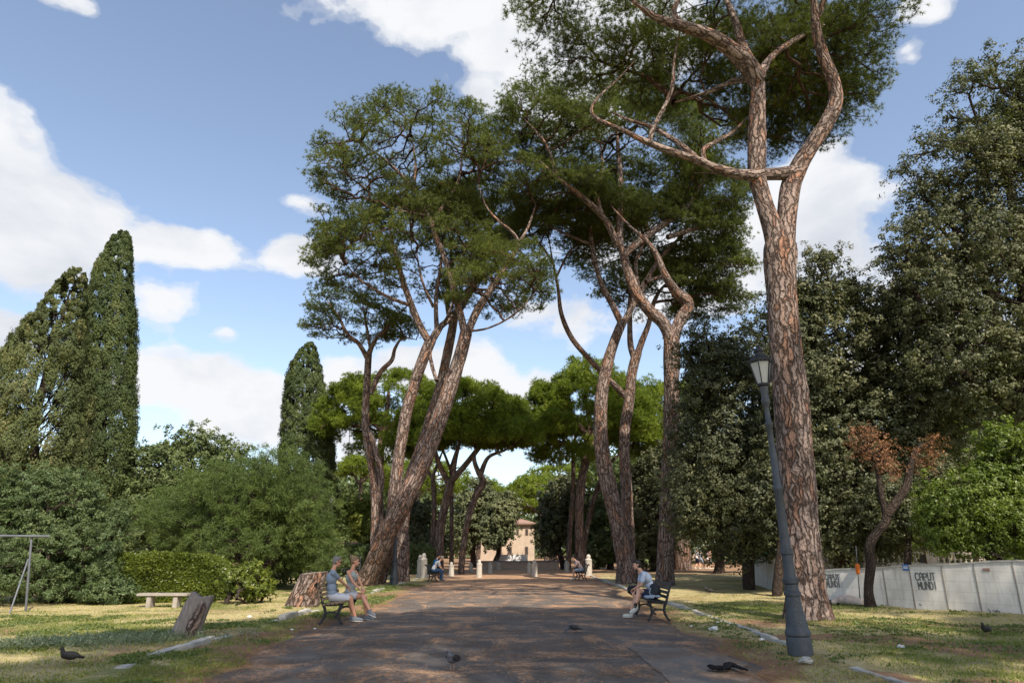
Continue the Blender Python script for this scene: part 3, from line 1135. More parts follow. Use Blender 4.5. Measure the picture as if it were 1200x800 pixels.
def cypress(label, Y0, base_px, prof, mat='cypress', n=50000, seed=1, group='tall dark cypresses', gaps=.0, leaf=(.26, .07), flat=1.0, lump=.18, freq=1.0):
    """prof: list of (py, centre px, half width px) from top to bottom"""
    g = np.random.default_rng(seed)
    b = Wp(base_px[0], base_px[1], Y0); b.z = 0
    root = empty('cypress_tree', b, 0, label, 'cypress', group)
    Z, C, Rr = [], [], []
    for (py, cx, hw) in prof:
        q = Wp(cx, py, Y0); Z.append(q.z); C.append(q.x); Rr.append(hw * mpp(cx, py, Y0))
    Z, C, Rr = map(np.array, (Z, C, Rr))
    o = np.argsort(Z); Z, C, Rr = Z[o], C[o], Rr[o]
    m_ = int(n / 22)
    zz = g.uniform(Z[0], Z[-1], m_ * 3)
    r = np.interp(zz, Z, Rr)
    keep = g.random(m_ * 3) < (r / Rr.max() * .8 + .30)
    zz, r = zz[keep][:m_], r[keep][:m_]
    m_ = len(zz)
    an = g.uniform(0, 2 * PI, m_)
    lobes = 1 + lump * 1.2 * (vnoise(np.cos(an) * 2.2 * freq + 20 + seed, np.sin(an) * 2.2 * freq + zz * .45 * freq + 20) * 2 - 1.15)
    hole = fbm(an * 1.9 + seed, zz * .33, 1.0, 3)
    ok = (hole > (.30 + gaps)) | (g.random(m_) < .10)
    rr_ = r * lobes * (1 - .16 * g.random(m_))
    cs = np.clip(r / Rr.max(), .25, 1) * (.20 + .22 * g.random(m_)) * (1 + lump * 2)
    Cn = np.stack([np.interp(zz, Z, C) + rr_ * np.cos(an), Y0 + rr_ * np.sin(an) * flat, zz], 1)[ok]
    out0 = np.stack([np.cos(an), np.sin(an), np.full(m_, 0)], 1)[ok]
    cs = cs[ok]; m_ = len(cs)
    spots = fbm(Cn[:, 0] + Cn[:, 1], Cn[:, 2] * .6, 1.0, 3)
    idx = g.integers(m_, size=n * 3)
    u = unit(len(idx), g)
    off = u * (g.random(len(idx)) ** .5)[:, None] * cs[idx][:, None] * np.array([.75, .75, 1.5])
    PP = Cn[idx] + off
    D = u * .45 + out0[idx] * .35 + unit(len(idx), g) * .6 + np.array([0, 0, .6])
    NR = u * .8 + out0[idx] * .7 + unit(len(idx), g) * .5
    rn = np.clip(g.random(m_)[idx] * .35 + g.random(len(idx)) * .35 + (spots[idx] - .35) * 1.0, 0, 1)
    Vv, Ff, r2 = leaves(PP.astype(np.float32), D, leaf[0], leaf[1], rn, g, NR)
    T = Tubes()
    H = Z[-1] * .93
    T.tube([[b.x, Y0, -.1], [np.interp(H * .5, Z, C), Y0, H * .5], [np.interp(H, Z, C), Y0, H]], [.35, .22, .05], 10, 0, .06)
    for i in range(70):
        h = g.uniform(2, H * .95); a = g.uniform(0, 2 * PI)
        r_ = np.interp(h, Z, Rr) * .8
        s0 = np.array([np.interp(h, Z, C), Y0, max(h - r_ * 1.2, .5)])
        T.tube([s0, s0 + [r_ * .6 * math.cos(a), r_ * .6 * math.sin(a), r_ * .9], s0 + [r_ * math.cos(a), r_ * math.sin(a), r_ * 1.9]], [.06, .045, .015], 4)
    T.build('trunk', M['oakbark'], root)
    mesh_np('crown', Vv, Ff, M[mat], root, {'rnd': r2}, world_space=True)
    return root
# ================================================================ UMBRELLA PINES
AV = 'umbrella pines lining the avenue'
# right, nearest
pine('huge forked pine with flaking grey and red bark beside the leaning street lamp', 17.3, (946, 728), [
    [(949, 731, 62), (946, 700, 55), (942, 650, 50), (937, 600, 48), (934, 560, 47), (930, 510, 46), (926, 460, 46), (920, 400, 42), (916, 345, 38), (914, 300, 42), (915, 285, 38)],
    [(912, 300, 30), (905, 268, 27), (895, 237, 24), (887, 205, 25), (887, 165, 27), (888, 125, 28), (889, 98, 29), (890, 82, 24)],
    [(889, 96, 26), (876, 76, 26, -.2), (855, 57, 22, -.5), (832, 42, 19, -.8), (805, 32, 17, -1.2), (772, 22, 14, -1.6), (745, 4, 10, -1.8), (715, -22, 7, -1.8)],
    [(800, 32, 10, -1.2), (790, 14, 8, -1.0), (800, -10, 7, -.8), (812, -45, 6, -.6)],
    [(890, 90, 16), (872, 58, 13, .4), (862, 26, 11, .6), (850, -4, 9, .8), (838, -50, 6, 1.0)],
    [(890, 88, 14), (905, 66, 9, .8), (930, 48, 8, 1.6), (965, 30, 6, 2.6), (1000, 20, 5, 3.4)],
    [(888, 92, 12), (860, 95, 8, 1.2), (825, 110, 7, 2.6), (790, 120, 5, 4.0)],
    [(917, 300, 32, .1), (921, 262, 27, .2), (926, 222, 27, .3), (934, 200, 26, .4), (950, 172, 22, .4), (968, 145, 21, .3), (979, 120, 20, .2), (977, 96, 19, .1), (965, 66, 18, 0), (957, 38, 18, -.2), (954, 5, 16, -.4), (949, -40, 13, -.6), (938, -90, 9, -.8)],
    [(958, 20, 9, -.2), (975, -20, 8, -.6), (1000, -60, 6, -1)],
    [(934, 202, 22, .35), (908, 204, 17, .1), (872, 205, 15, -.3), (842, 198, 13, -.6), (815, 187, 11, -.8), (782, 176, 10, -1.0), (757, 166, 9, -1.1), (730, 153, 7, -1.2), (700, 140, 7, -1.3), (693, 128, 6, -1.3), (703, 112, 5, -1.2), (722, 95, 4, -1.1), (745, 70, 3, -1)],
    [(820, 190, 10, -.8), (795, 168, 8, -.6), (765, 150, 7, -.4), (735, 140, 5, -.2), (715, 131, 4, 0)],
    [(760, 168, 8, -1.1), (766, 150, 7, -1.1), (780, 122, 6, -1.0), (788, 100, 6, -1.0), (790, 70, 5, -.9), (796, 40, 4, -.8)],
    [(826, 192, 8, -.7), (824, 176, 7, -.6), (836, 168, 7, -.4), (855, 157, 6, -.1), (868, 146, 5, .3), (885, 128, 4, .8)],
], [(855, -30, 0.0, 6.4, 6.4, 3.4, 1.0, .35), (890, 100, 4.6, 4.4, 3.4, 2.6, .5, .5), (690, 25, 1.0, 3.2, 4.0, 1.8, .25, .5), (965, 95, 3.6, 2.4, 3.0, 2.6, .28, .5), (905, 165, 6, 2.2, 2.2, 1.6, .14, .6), (950, 140, 5, 2.4, 2.4, 2.0, .2, .5), (800, 90, 4.4, 3.4, 3, 1.6, .22, .5)],
    n_tufts=30000, blade=(.17, .015), per_tuft=19, ntargets=950, clump=.42, wk=.86, seed=11, rough=.06, group=AV, twig=.0085)

pine('tall pine behind the bench on the right, its trunk forking into a crooked elbow', 34.0, (780, 690), [
    [(780, 692, 30), (780, 650, 25), (783, 590, 24), (786, 520, 23), (787, 460, 22), (787, 410, 24), (787, 395, 22)],
    [(787, 400, 20), (778, 380, 19), (760, 363, 18), (745, 342, 17), (735, 315, 16), (728, 290, 15), (722, 274, 13)],
    [(727, 292, 10), (726, 255, 10, .3), (727, 215, 9, .6), (724, 170, 8, .8), (721, 125, 6, 1)],
    [(724, 288, 11), (712, 262, 10, -.5), (697, 244, 10, -1.2), (676, 226, 9, -2), (652, 207, 7, -2.8), (632, 188, 5, -3.4)],
    [(704, 250, 8, -1), (700, 225, 7, -1.2), (706, 190, 6, -1), (702, 160, 4, -.8)],
    [(730, 300, 11), (748, 284, 11, .3), (773, 266, 10, .7), (798, 248, 10, 1), (816, 226, 9, 1.4), (832, 196, 7, 1.8)],
    [(789, 402, 17), (795, 380, 17), (806, 356, 18), (792, 342, 15, -.4), (778, 320, 12, -.8), (770, 300, 10, -1), (758, 283, 9, -1.2), (735, 262, 7, -1.2), (715, 240, 5, -1)],
    [(782, 278, 8, 1), (815, 268, 7, 1.6), (845, 262, 6, 2.6)],
    [(652, 207, 5, -2.8), (640, 170, 5, -3), (615, 140, 4, -3)],
], [(728, 195, 0, 6.2, 5.8, 4.2, 1.0, .35), (640, 160, -2, 2.8, 3.4, 3.2, .28, .45), (825, 245, 2.0, 2.9, 3.6, 2.8, .32, .45), (660, 235, -1, 3.4, 3.0, 1.8, .25, .5), (780, 215, 3, 4, 3, 2.2, .25, .5)],
    n_tufts=30000, blade=(.17, .021), per_tuft=16, ntargets=900, clump=.45, wk=.80, seed=12, group=AV, twig=.0095)

pine('pine leaning left beside its twin trunk, right of the road by the far lamp', 36.0, (735, 684), [
    [(736, 686, 40), (733, 655, 33), (726, 620, 29), (716, 580, 27), (708, 545, 26), (704, 505, 23), (705, 465, 22), (711, 430, 19), (720, 400, 17), (731, 374, 16)],
    [(729, 380, 12), (718, 358, 11), (706, 335, 10), (698, 310, 9), (693, 280, 9), (690, 250, 8), (688, 215, 6)],
    [(692, 286, 6), (672, 278, 5, -.6), (650, 268, 4, -1.2), (625, 255, 3, -1.6)],
    [(732, 376, 12), (746, 350, 10), (757, 330, 10, .4), (770, 308, 9, .8), (790, 285, 8, 1.4), (815, 262, 6, 2)],
    [(750, 345, 7), (745, 310, 7, .3), (756, 280, 6, .6), (760, 245, 5, .9)],
    [(757, 330, 7), (780, 322, 6, 1), (806, 312, 5, 2), (830, 290, 4, 2.6)],
], [(775, 290, 2.4, 5.4, 4.8, 3.2, 1.0, .4), (690, 262, -.5, 3.8, 3.6, 2.4, .4, .5), (828, 320, 3, 3.0, 3.0, 2.4, .4, .5)],
    n_tufts=20000, blade=(.17, .023), per_tuft=16, ntargets=680, clump=.45, wk=.68, seed=13, group=AV, twig=.0095)

pine('slimmer pine right of the road with one long bare limb reaching up to the left', 39.0, (741, 680), [
    [(738, 681, 28), (736, 640, 22), (735, 590, 19), (732, 545, 18), (732, 505, 17), (737, 470, 17), (741, 435, 16), (747, 412, 15)],
    [(745, 425, 10), (739, 405, 10), (738, 378, 9), (739, 345, 8), (744, 315, 6), (742, 290, 5)],
    [(747, 415, 11), (752, 400, 11), (760, 380, 9), (766, 355, 8), (778, 335, 6, .5), (800, 320, 5, 1)],
    [(735, 466, 12), (715, 446, 10, -.5), (692, 422, 9, -1), (670, 396, 9, -1.4), (658, 368, 8, -1.7), (654, 338, 7, -1.9), (648, 308, 6, -2), (644, 285, 5, -2)],
    [(650, 312, 4, -2), (636, 290, 4, -2.3), (620, 272, 3, -2.6)],
    [(652, 325, 4, -2), (664, 300, 4, -1.6), (678, 280, 3, -1.2)],
], [(648, 285, -2, 3.3, 3.2, 2.6, .6, .5), (785, 350, 1, 4.6, 3.8, 2.4, .9, .5), (720, 310, 1.5, 3.4, 3, 2.2, .35, .5), (835, 365, 2, 2.6, 2.6, 1.6, .3, .6)],
    n_tufts=14000, blade=(.17, .024), per_tuft=16, ntargets=460, clump=.45, wk=.72, seed=14, group=AV, twig=.0095)

# left
pine('thick pine leaning steeply to the right behind the couple on the bench', 31.5, (430, 689), [
    [(423, 695, 54, 1.8), (437, 664, 46, 1.2), (455, 625, 43, .6), (476, 582, 40, .1), (497, 540, 38), (515, 490, 36), (529, 450, 33), (540, 415, 29), (546, 390, 27)],
    [(546, 396, 18), (540, 370, 17), (531, 335, 15), (522, 305, 14), (512, 280, 13), (503, 255, 12), (493, 235, 11), (485, 218, 9)],
    [(490, 228, 8), (470, 205, 7, -.5), (448, 185, 6, -1.2), (425, 170, 4, -2)],
    [(485, 220, 7), (487, 192, 6), (482, 160, 4)],
    [(506, 262, 8), (520, 240, 7, .4), (536, 215, 7, .8), (542, 180, 6, 1), (541, 145, 4, 1.2)],
    [(497, 252, 5), (475, 248, 4, -.6), (455, 243, 3, -1.2)],
    [(548, 390, 19), (560, 362, 18), (580, 332, 16), (597, 305, 13), (607, 287, 12), (600, 272, 9, -.3), (583, 258, 8, -.6), (569, 240, 7, -.8), (560, 215, 5, -1)],
    [(604, 290, 8), (618, 268, 7, .5), (628, 240, 5, .9)],
    [(550, 388, 6), (573, 384, 5, -.4), (600, 370, 5, -.8), (622, 348, 4, -1.2), (634, 320, 3, -1.4)],
    [(512, 446, 10), (506, 427, 9, .4), (505, 408, 8, .6), (520, 380, 6, 1.2), (532, 350, 5, 1.6), (545, 320, 4, 1.8)],
], [(487, 205, 0, 5.1, 5.0, 4.0, 1.0, .38), (415, 220, -1, 2.4, 3.0, 1.6, .2, .5), (560, 215, .5, 3.2, 3.6, 3.0, .4, .45), (590, 345, -1, 2.7, 3.0, 2.6, .4, .5)],
    n_tufts=13500, blade=(.17, .020), per_tuft=16, ntargets=760, clump=.33, wk=.52, seed=21, group=AV, twig=.0095)

pine('pine crossing behind the steeply leaning trunk, crown spread low and wide', 33.2, (443, 684), [
    [(441, 686, 30, 2.8), (450, 655, 26, 1.9), (457, 620, 24, .9), (462, 580, 22), (468, 530, 21), (477, 480, 20), (488, 443, 19), (499, 412, 19), (505, 398, 18)],
    [(504, 402, 14), (492, 382, 13), (480, 352, 12), (471, 325, 11), (464, 300, 9), (458, 275, 7), (455, 250, 5)],
    [(482, 358, 7), (455, 348, 6, -.8), (425, 330, 5, -1.6), (405, 310, 4, -2.4)],
    [(505, 400, 13), (514, 385, 12), (532, 368, 10, .4), (552, 338, 9, .8), (572, 318, 7, 1.2), (590, 300, 5, 1.6)],
    [(512, 390, 9), (511, 350, 8, .5), (516, 315, 7, .8), (520, 280, 5, 1)],
    [(508, 360, 6), (495, 330, 5, -.6), (488, 295, 4, -1)],
    [(535, 362, 6), (530, 330, 6, -.5), (542, 300, 4, -1)],
], [(478, 315, 0, 5.4, 5.0, 3.8, 1.0, .38), (415, 318, -1.5, 2.4, 3, 2.8, .35, .5), (575, 345, 1, 2.8, 3.4, 2.8, .4, .5), (500, 265, 1, 3.8, 3.6, 2.4, .4, .5)],
    n_tufts=13500, blade=(.17, .021), per_tuft=16, ntargets=760, clump=.33, wk=.66, seed=22, group=AV, twig=.0095)

pine('straight pine trunk directly behind the left street lamp', 38.5, (470, 677), [
    [(470, 679, 22), (471, 650, 19), (472, 612, 18), (477, 577, 18), (487, 545, 17), (500, 505, 15), (515, 455, 13), (527, 400, 12), (533, 370, 10)],
    [(530, 385, 8), (524, 350, 7), (530, 310, 6), (525, 270, 4)],
    [(532, 375, 8), (550, 345, 7, .6), (566, 310, 6, 1), (575, 270, 4, 1.4)],
], [(545, 270, 1, 4.4, 4.2, 3.0, 1.0, .7)],
    n_tufts=9000, blade=(.17, .023), per_tuft=16, ntargets=240, clump=.42, wk=.88, seed=23, group=AV, twig=.0095)

pine('slender forked pine with a small airy crown, leftmost of the avenue pines', 40.0, (438, 676), [
    [(437, 677, 15), (438, 640, 12), (439, 600, 12), (438, 565, 12), (432, 525, 12), (428, 490, 12), (430, 450, 11), (432, 415, 11)],
    [(440, 590, 11), (447, 560, 11), (438, 520, 10), (434, 505, 9)],
    [(431, 420, 9), (420, 402, 7), (407, 391, 6), (396, 370, 5), (382, 350, 4)],
    [(432, 415, 9), (440, 398, 7), (452, 385, 6), (468, 368, 5), (480, 355, 3)],
    [(434, 410, 5), (430, 385, 5), (425, 355, 4)],
    [(434, 462, 8), (446, 436, 8), (459, 422, 7), (463, 408, 6), (472, 396, 5), (488, 398, 3)],
], [(414, 388, 0, 3.3, 3.0, 2.9, 1.0, .35), (468, 388, .5, 1.6, 2, 1.2, .22, .6)],
    n_tufts=4200, blade=(.17, .021), per_tuft=16, ntargets=330, clump=.32, wk=.74, seed=24, group=AV, twig=.0085)

# ------------------------------------------------ mid-distance pines: rounded green umbrellas
MID = 'rounded umbrella pines further along the avenue'
mk = dict(wk=.82, zcut=-.25, flare=.1, puff=.8, blade=(.26, .05), per_tuft=9, mat='needle_b', bark='bark_far', sides=12, group=MID, twig=.014)
pine('bushy green pine crown spreading behind the leaning left trunks', 56, (447, 665), [
    [(447, 667, 15), (446, 620, 12), (444, 570, 11), (447, 520, 10), (450, 500, 10)],
    [(450, 505, 8), (430, 490, 7), (412, 478, 5)], [(450, 505, 8), (475, 485, 7), (500, 470, 5)], [(450, 500, 8), (455, 470, 7), (455, 450, 4)]],
    [(458, 500, 0, 5.6, 4.6, 4.6, 1.0, .22), (415, 490, 0, 2.2, 2.4, 3.4, .35, .3), (510, 505, -1, 2.6, 2.4, 3.4, .35, .3), (455, 535, 0, 3, 3, 1.6, .15, .5)], n_tufts=22000, ntargets=360, clump=.40, seed=31, **mk)
pine('pine with a wide flat-bottomed crown over the left bollards', 52, (514, 668), [
    [(514, 670, 14), (516, 620, 13), (522, 590, 12), (529, 562, 12)],
    [(527, 568, 9), (515, 545, 8), (507, 520, 7), (500, 500, 5)],
    [(529, 563, 10), (545, 545, 9), (566, 518, 8), (585, 495, 6)],
    [(531, 562, 8), (534, 535, 7), (545, 500, 5)]],
    [(556, 508, 0, 4.3, 4.4, 4.0, 1.0, .22), (525, 512, 0, 2.2, 2.4, 2.6, .25, .3), (603, 512, 0, 1.8, 2.0, 2.7, .35, .3)], n_tufts=19000, ntargets=330, clump=.40, seed=32, **mk)
pine('dark slanting pine trunk leaning right behind the left bollards', 50, (541, 671), [
    [(540, 673, 10), (543, 640, 9), (549, 605, 9), (558, 580, 10), (566, 565, 10), (561, 553, 8)],
    [(562, 556, 8), (556, 540, 7), (557, 525, 5)],
    [(563, 557, 8), (572, 536, 6), (590, 528, 4), (602, 522, 3)]],
    [(592, 515, 0, 2.5, 2.5, 1.5, 1.0, .4), (555, 512, 0, 1.6, 2, 1.2, .4, .5)], n_tufts=5200, ntargets=120, clump=.35, seed=33, **mk)
pine('thin straight reddish pine trunk between two darker trunks on the left', 58, (529, 662), [
    [(529, 664, 7), (529, 620, 6), (529, 570, 6), (528, 545, 5)],
    [(528, 550, 4), (520, 530, 4), (512, 515, 3)], [(528, 548, 4), (536, 525, 4), (545, 510, 3)]],
    [(530, 505, 0, 2.8, 2.8, 1.6, 1.0, .4)], n_tufts=3500, ntargets=100, clump=.4, seed=34, **mk)
pine('grey pine trunk just left of the thickest mid trunk, beside the paired bollards', 54, (504, 667), [
    [(504, 669, 8), (506, 640, 7), (509, 600, 7), (508, 570, 7), (507, 555, 6)],
    [(507, 560, 5), (497, 545, 5), (488, 530, 3)], [(507, 558, 5), (514, 540, 4), (520, 525, 3)]],
    [(492, 520, 0, 2.6, 2.6, 2.0, 1.0, .4)], n_tufts=4500, ntargets=110, clump=.4, seed=35, **mk)
pine('broad domed pine on the right of the road above the seated far figure', 54, (680, 664), [
    [(680, 668, 17), (679, 640, 13), (679, 595, 12), (682, 560, 12), (689, 532, 12), (693, 512, 11)],
    [(692, 516, 9), (678, 498, 8), (662, 485, 6), (645, 475, 4)],
    [(693, 514, 9), (690, 490, 7), (686, 465, 5)],
    [(694, 512, 9), (712, 492, 7), (735, 478, 5)],
    [(690, 520, 6), (665, 520, 5), (645, 512, 3)]],
    [(688, 498, 0, 4.5, 4.6, 4.7, 1.0, .22), (640, 500, 0, 2.1, 2.2, 3.2, .35, .3), (738, 500, 0, 2.4, 2.6, 3.6, .35, .3), (665, 535, 0, 3.2, 2.6, 1.5, .2, .5)], n_tufts=24000, ntargets=380, clump=.40, seed=36, **mk)
pine('thin pine trunk leaning in front of the round oak, left of the seated far figure', 58, (667, 661), [
    [(666, 663, 8), (668, 620, 7), (671, 580, 6), (672, 545, 6), (671, 523, 5)],
    [(671, 528, 5), (660, 515, 4), (648, 505, 3)], [(671, 525, 5), (676, 508, 4), (684, 498, 3)]],
    [(655, 505, 0, 2.6, 2.6, 1.4, 1.0, .4)], n_tufts=3500, ntargets=90, clump=.4, seed=37, **mk)
pine('sunlit slanting pine trunk right of the seated far figure', 60, (685, 660), [
    [(684, 662, 8), (686, 630, 7), (694, 592, 7), (703, 565, 7), (712, 545, 5)],
    [(708, 552, 4), (722, 535, 4), (740, 525, 3)], [(705, 560, 4), (702, 540, 3), (705, 525, 3)]],
    [(735, 520, 0, 3.4, 3.0, 2.0, 1.0, .4)], n_tufts=5200, ntargets=120, clump=.42, seed=38, **mk)
pine('dull green pine crown to the right of the paired trunks', 62, (800, 660), [
    [(800, 663, 26), (798, 600, 21), (796, 540, 18), (792, 500, 12)],
    [(794, 510, 8), (775, 500, 6), (758, 490, 4)], [(794, 505, 8), (812, 490, 6), (830, 480, 4)]],
    [(775, 492, 0, 4.4, 4.2, 3.4, 1.0, .35), (765, 530, 0, 2.6, 3, 2, .2, .4)], n_tufts=12000, ntargets=220, clump=.45, seed=39, **mk)
mk.update(blade=(.38, .09), per_tuft=8, twig=.02)
for i, (lb, Y, bx, cx, cy, rx, rz, nt_) in enumerate([
    ('far pine crown rising over the ochre building, left of its roof', 88, 585, 590, 588, 5.0, 2.4, 2400),
    ('far pine crown right above the ochre building roof', 84, 640, 632, 583, 4.4, 3.2, 2600),
    ('far pine behind the dark oak, crown just left of it', 96, 652, 655, 560, 5.2, 2.6, 2200),
    ('small bright far pine crown left of the slender forked pine', 80, 420, 425, 545, 2.9, 1.7, 1600),
    ('far pine crown seen between the left trunks', 84, 486, 492, 560, 5.5, 3.4, 2600),
    ('far sloping pine crown behind the left bollards', 92, 560, 555, 580, 5.0, 3.0, 2200)]):
    pine(lb, Y, (bx, 655), [
        [(bx, 657, 7), (bx + 1, 630, 6), ((bx + cx) / 2, cy + 22, 5)],
        [((bx + cx) / 2, cy + 24, 4), (cx - 14, cy + 6, 3)], [((bx + cx) / 2, cy + 22, 4), (cx + 14, cy + 4, 3)], [((bx + cx) / 2, cy + 22, 4), (cx, cy, 3)]],
        [(cx, cy + 8, 0, rx, rx * .9, rz, 1.0, .3)], n_tufts=nt_, ntargets=110, clump=.5, seed=50 + i, **{**mk, 'group': 'far umbrella pines'})

# the avenue goes on behind the photographer: these stand outside the frame and shade the road
src = [o for o in col.objects if o.name == 'pine_tree'][0]
for (x, y, rz, lb) in [(5.5, -4.8, 0.3, 'pine of the avenue just behind the viewpoint on the right'),
                       (14.5, -.5, 2.6, 'pine in the second row behind the viewpoint on the right'),
                       (21.5, -5.0, 5.2, 'pine far out to the right of the viewpoint, past the graffiti wall line'),
                       (6.0, -9.5, 4.0, 'pine of the avenue behind the viewpoint near the road')]:
    c = copy_tree(src)
    # the source's meshes carry world offsets through their parent inverse: move by the root only
    c.location = (x, y, 0); c.rotation_euler = (0, 0, rz)
    c['label'] = lb

# ================================================================ CYPRESSES
cypress('tallest narrow dark green cypress at the far left', 45, (118, 650), [
    (272, 145, 3), (280, 143, 10), (300, 138, 16), (320, 132, 20), (345, 128, 25), (380, 127, 29), (420, 124, 33), (470, 121, 36), (530, 119, 38), (580, 116, 36), (620, 118, 28), (650, 118, 15)],
    n=60000, seed=3, gaps=-.1, leaf=(.17, .07), lump=.05)
cypress('broad ragged yellowish cypress with see-through gaps at the left edge', 42, (48, 655), [
    (317, 90, 5), (322, 89, 11), (345, 80, 19), (370, 71, 27), (400, 60, 38), (430, 48, 52), (470, 42, 62), (530, 38, 68), (600, 40, 60), (650, 45, 30)],
    mat='cypress_y', n=50000, seed=4, gaps=.06, leaf=(.19, .075), lump=.16, freq=1.6)
cypress('cone-shaped dark cypress standing left of the pine crowns', 58, (360, 655), [
    (402, 363, 2), (408, 362, 8), (425, 358, 16), (450, 357, 23), (490, 358, 28), (530, 360, 32), (580, 362, 33), (630, 362, 25), (655, 360, 10)],
    n=40000, seed=5, gaps=-.1, leaf=(.20, .085), lump=.04)

# ================================================================ BROADLEAVED TREES, left
broad('oak_tree', 'round greyish oak right of the tallest cypress', 'tree', 46, (225, 655), [
    (222, 540, 52, 40), (180, 560, 34, 42), (265, 560, 40, 40), (225, 600, 70, 50), (160, 610, 30, 40)],
    mat='midtree', n_targets=420, n_leaves=60000, leaf=(.20, .11), clump=.5, group='background trees on the left', seed=61, tr_r=.3)
broad('feathery_tree', 'soft feathery green tree above the hedge on the left', 'tree', 29, (300, 668), [
    (290, 585, 62, 52), (240, 598, 62, 52), (328, 575, 46, 50), (352, 605, 42, 48), (210, 605, 36, 38), (375, 640, 26, 30), (300, 640, 90, 40)],
    mat='needle_grey', n_targets=620, n_leaves=150000, leaf=(.16, .022), clump=.38, kind='blade', seed=62, tr_r=.2, up=-.1, group='background trees on the left', stems=2)
broad('shade_tree', 'dark low tree filling the gap between hedge and cypresses', 'tree', 33, (170, 672), [
    (165, 630, 45, 42), (215, 640, 40, 35), (330, 645, 46, 38), (385, 655, 24, 22)],
    mat='midtree', n_targets=200, n_leaves=36000, leaf=(.13, .08), clump=.42, seed=63, group='background trees on the left')
broad('laurel_shrub', 'big grey-green laurel shrub at the left edge behind the metal frame', 'shrub', 22.6, (70, 707), [
    (25, 625, 48, 66), (75, 600, 44, 52), (105, 640, 42, 52), (60, 670, 78, 42), (-25, 640, 60, 70), (10, 565, 18, 22), (45, 570, 20, 26), (100, 575, 14, 22), (120, 685, 26, 26)],
    mat='shrub', n_targets=720, n_leaves=150000, leaf=(.10, .032), clump=.24, seed=64, tr_r=.07, stems=5, fork=.25, group=None, up=.35)
# hedge: clipped box of leaves
def hedge(name, label, x0, x1, Yf, Yb, top, n, mat, leaf, seed, cat='hedge', group=None, bump=.12):
    g = np.random.default_rng(seed)
    root = empty(name, ((x0 + x1) / 2, (Yf + Yb) / 2, 0), 0, label, cat, group)
    for i in range(int((x1 - x0) * 2)):
        T = Tubes()
        x = g.uniform(x0 + .1, x1 - .1); y = g.uniform(Yf + .2, Yb - .2)
        T.tube([[x, y, -.05], [x + g.normal() * .1, y, top * .45], [x + g.normal() * .2, y + g.normal() * .1, top * .8]], [.03, .022, .01], 5)
        T.build('stem', M['oakbark'], root)
    P = np.stack([g.uniform(x0, x1, n), g.uniform(Yf, Yb, n), g.uniform(.05, top, n)], 1)
    face = g.integers(0, 10, n)
    e = np.abs(g.normal(size=n)) * .10
    P[:, 1] = np.where(face < 5, Yf + e, P[:, 1])
    P[:, 2] = np.where((face >= 5) & (face < 8), top - e, P[:, 2])
    P[:, 0] = np.where(face == 8, x1 - e, P[:, 0])
    rnd_x = np.minimum(P[:, 0] - x0, x1 - P[:, 0])
    b1 = (fbm(P[:, 0], P[:, 2] + P[:, 1], 1.6, 3) - .5)
    P[:, 1] -= b1 * bump * 3 * (face < 5)
    P[:, 2] += (fbm(P[:, 0], P[:, 1], 2.2, 3) - .5) * bump * 3 * (P[:, 2] / top) - .25 * sstep(.5, 0, rnd_x) * P[:, 2] / top
    rn = np.clip(g.random(n) * .8 + b1 * .8, 0, 1)
    D = unit(n, g) + np.where(face[:, None] < 5, [0, -.5, .2], [0, 0, .6])
    Vv, Ff, r2 = leaves(P.astype(np.float32), D, leaf[0], leaf[1], rn, g)
    mesh_np('crown', Vv, Ff, M[mat], root, {'rnd': r2}, world_space=True)
h0, h1 = G(137, 706), G(268, 704)
hedge('hedge', 'long clipped yellow-green privet hedge behind the stone bench', h0.x - .3, h1.x, 22.6, 24.2, 1.45, 62000, 'hedge', (.075, .045), 70)
broad('privet_bush', 'rounded yellow-green bush at the right end of the clipped hedge', 'bush', 22.3, (290, 706), [
    (289, 682, 25, 22), (285, 672, 20, 14), (300, 690, 16, 16)],
    mat='hedge', n_targets=90, n_leaves=14000, leaf=(.075, .045), clump=.16, seed=71, tr_r=.035, stems=4, fork=.3, up=.3, shell=.3)
broad('low_bush', 'small dark leafy bush between the laurel shrub and the hedge', 'bush', 22.0, (130, 708), [(128, 690, 22, 17), (140, 697, 14, 10)],
    mat='shrub', n_targets=50, n_leaves=7000, leaf=(.10, .045), clump=.16, seed=72, tr_r=.03, stems=3, up=.4)
g0 = G(383, 672); g1 = G(510, 672)
hedge('hedge', 'dark low hedge behind the left avenue trunks', Wp(385, 660, 50).x, Wp(508, 660, 50).x, 49, 51, 1.9, 26000, 'midtree', (.13, .08), 73, bump=.3)
broad('poplar_tree', 'sunny yellow-green tree behind the couple, above the red-roofed outbuilding', 'tree', 62, (412, 656), [
    (412, 612, 24, 28), (400, 632, 20, 22), (428, 625, 18, 26), (432, 600, 12, 16)],
    mat='yellow', n_targets=160, n_leaves=22000, leaf=(.22, .14), clump=.5, seed=74, group='background trees on the left')
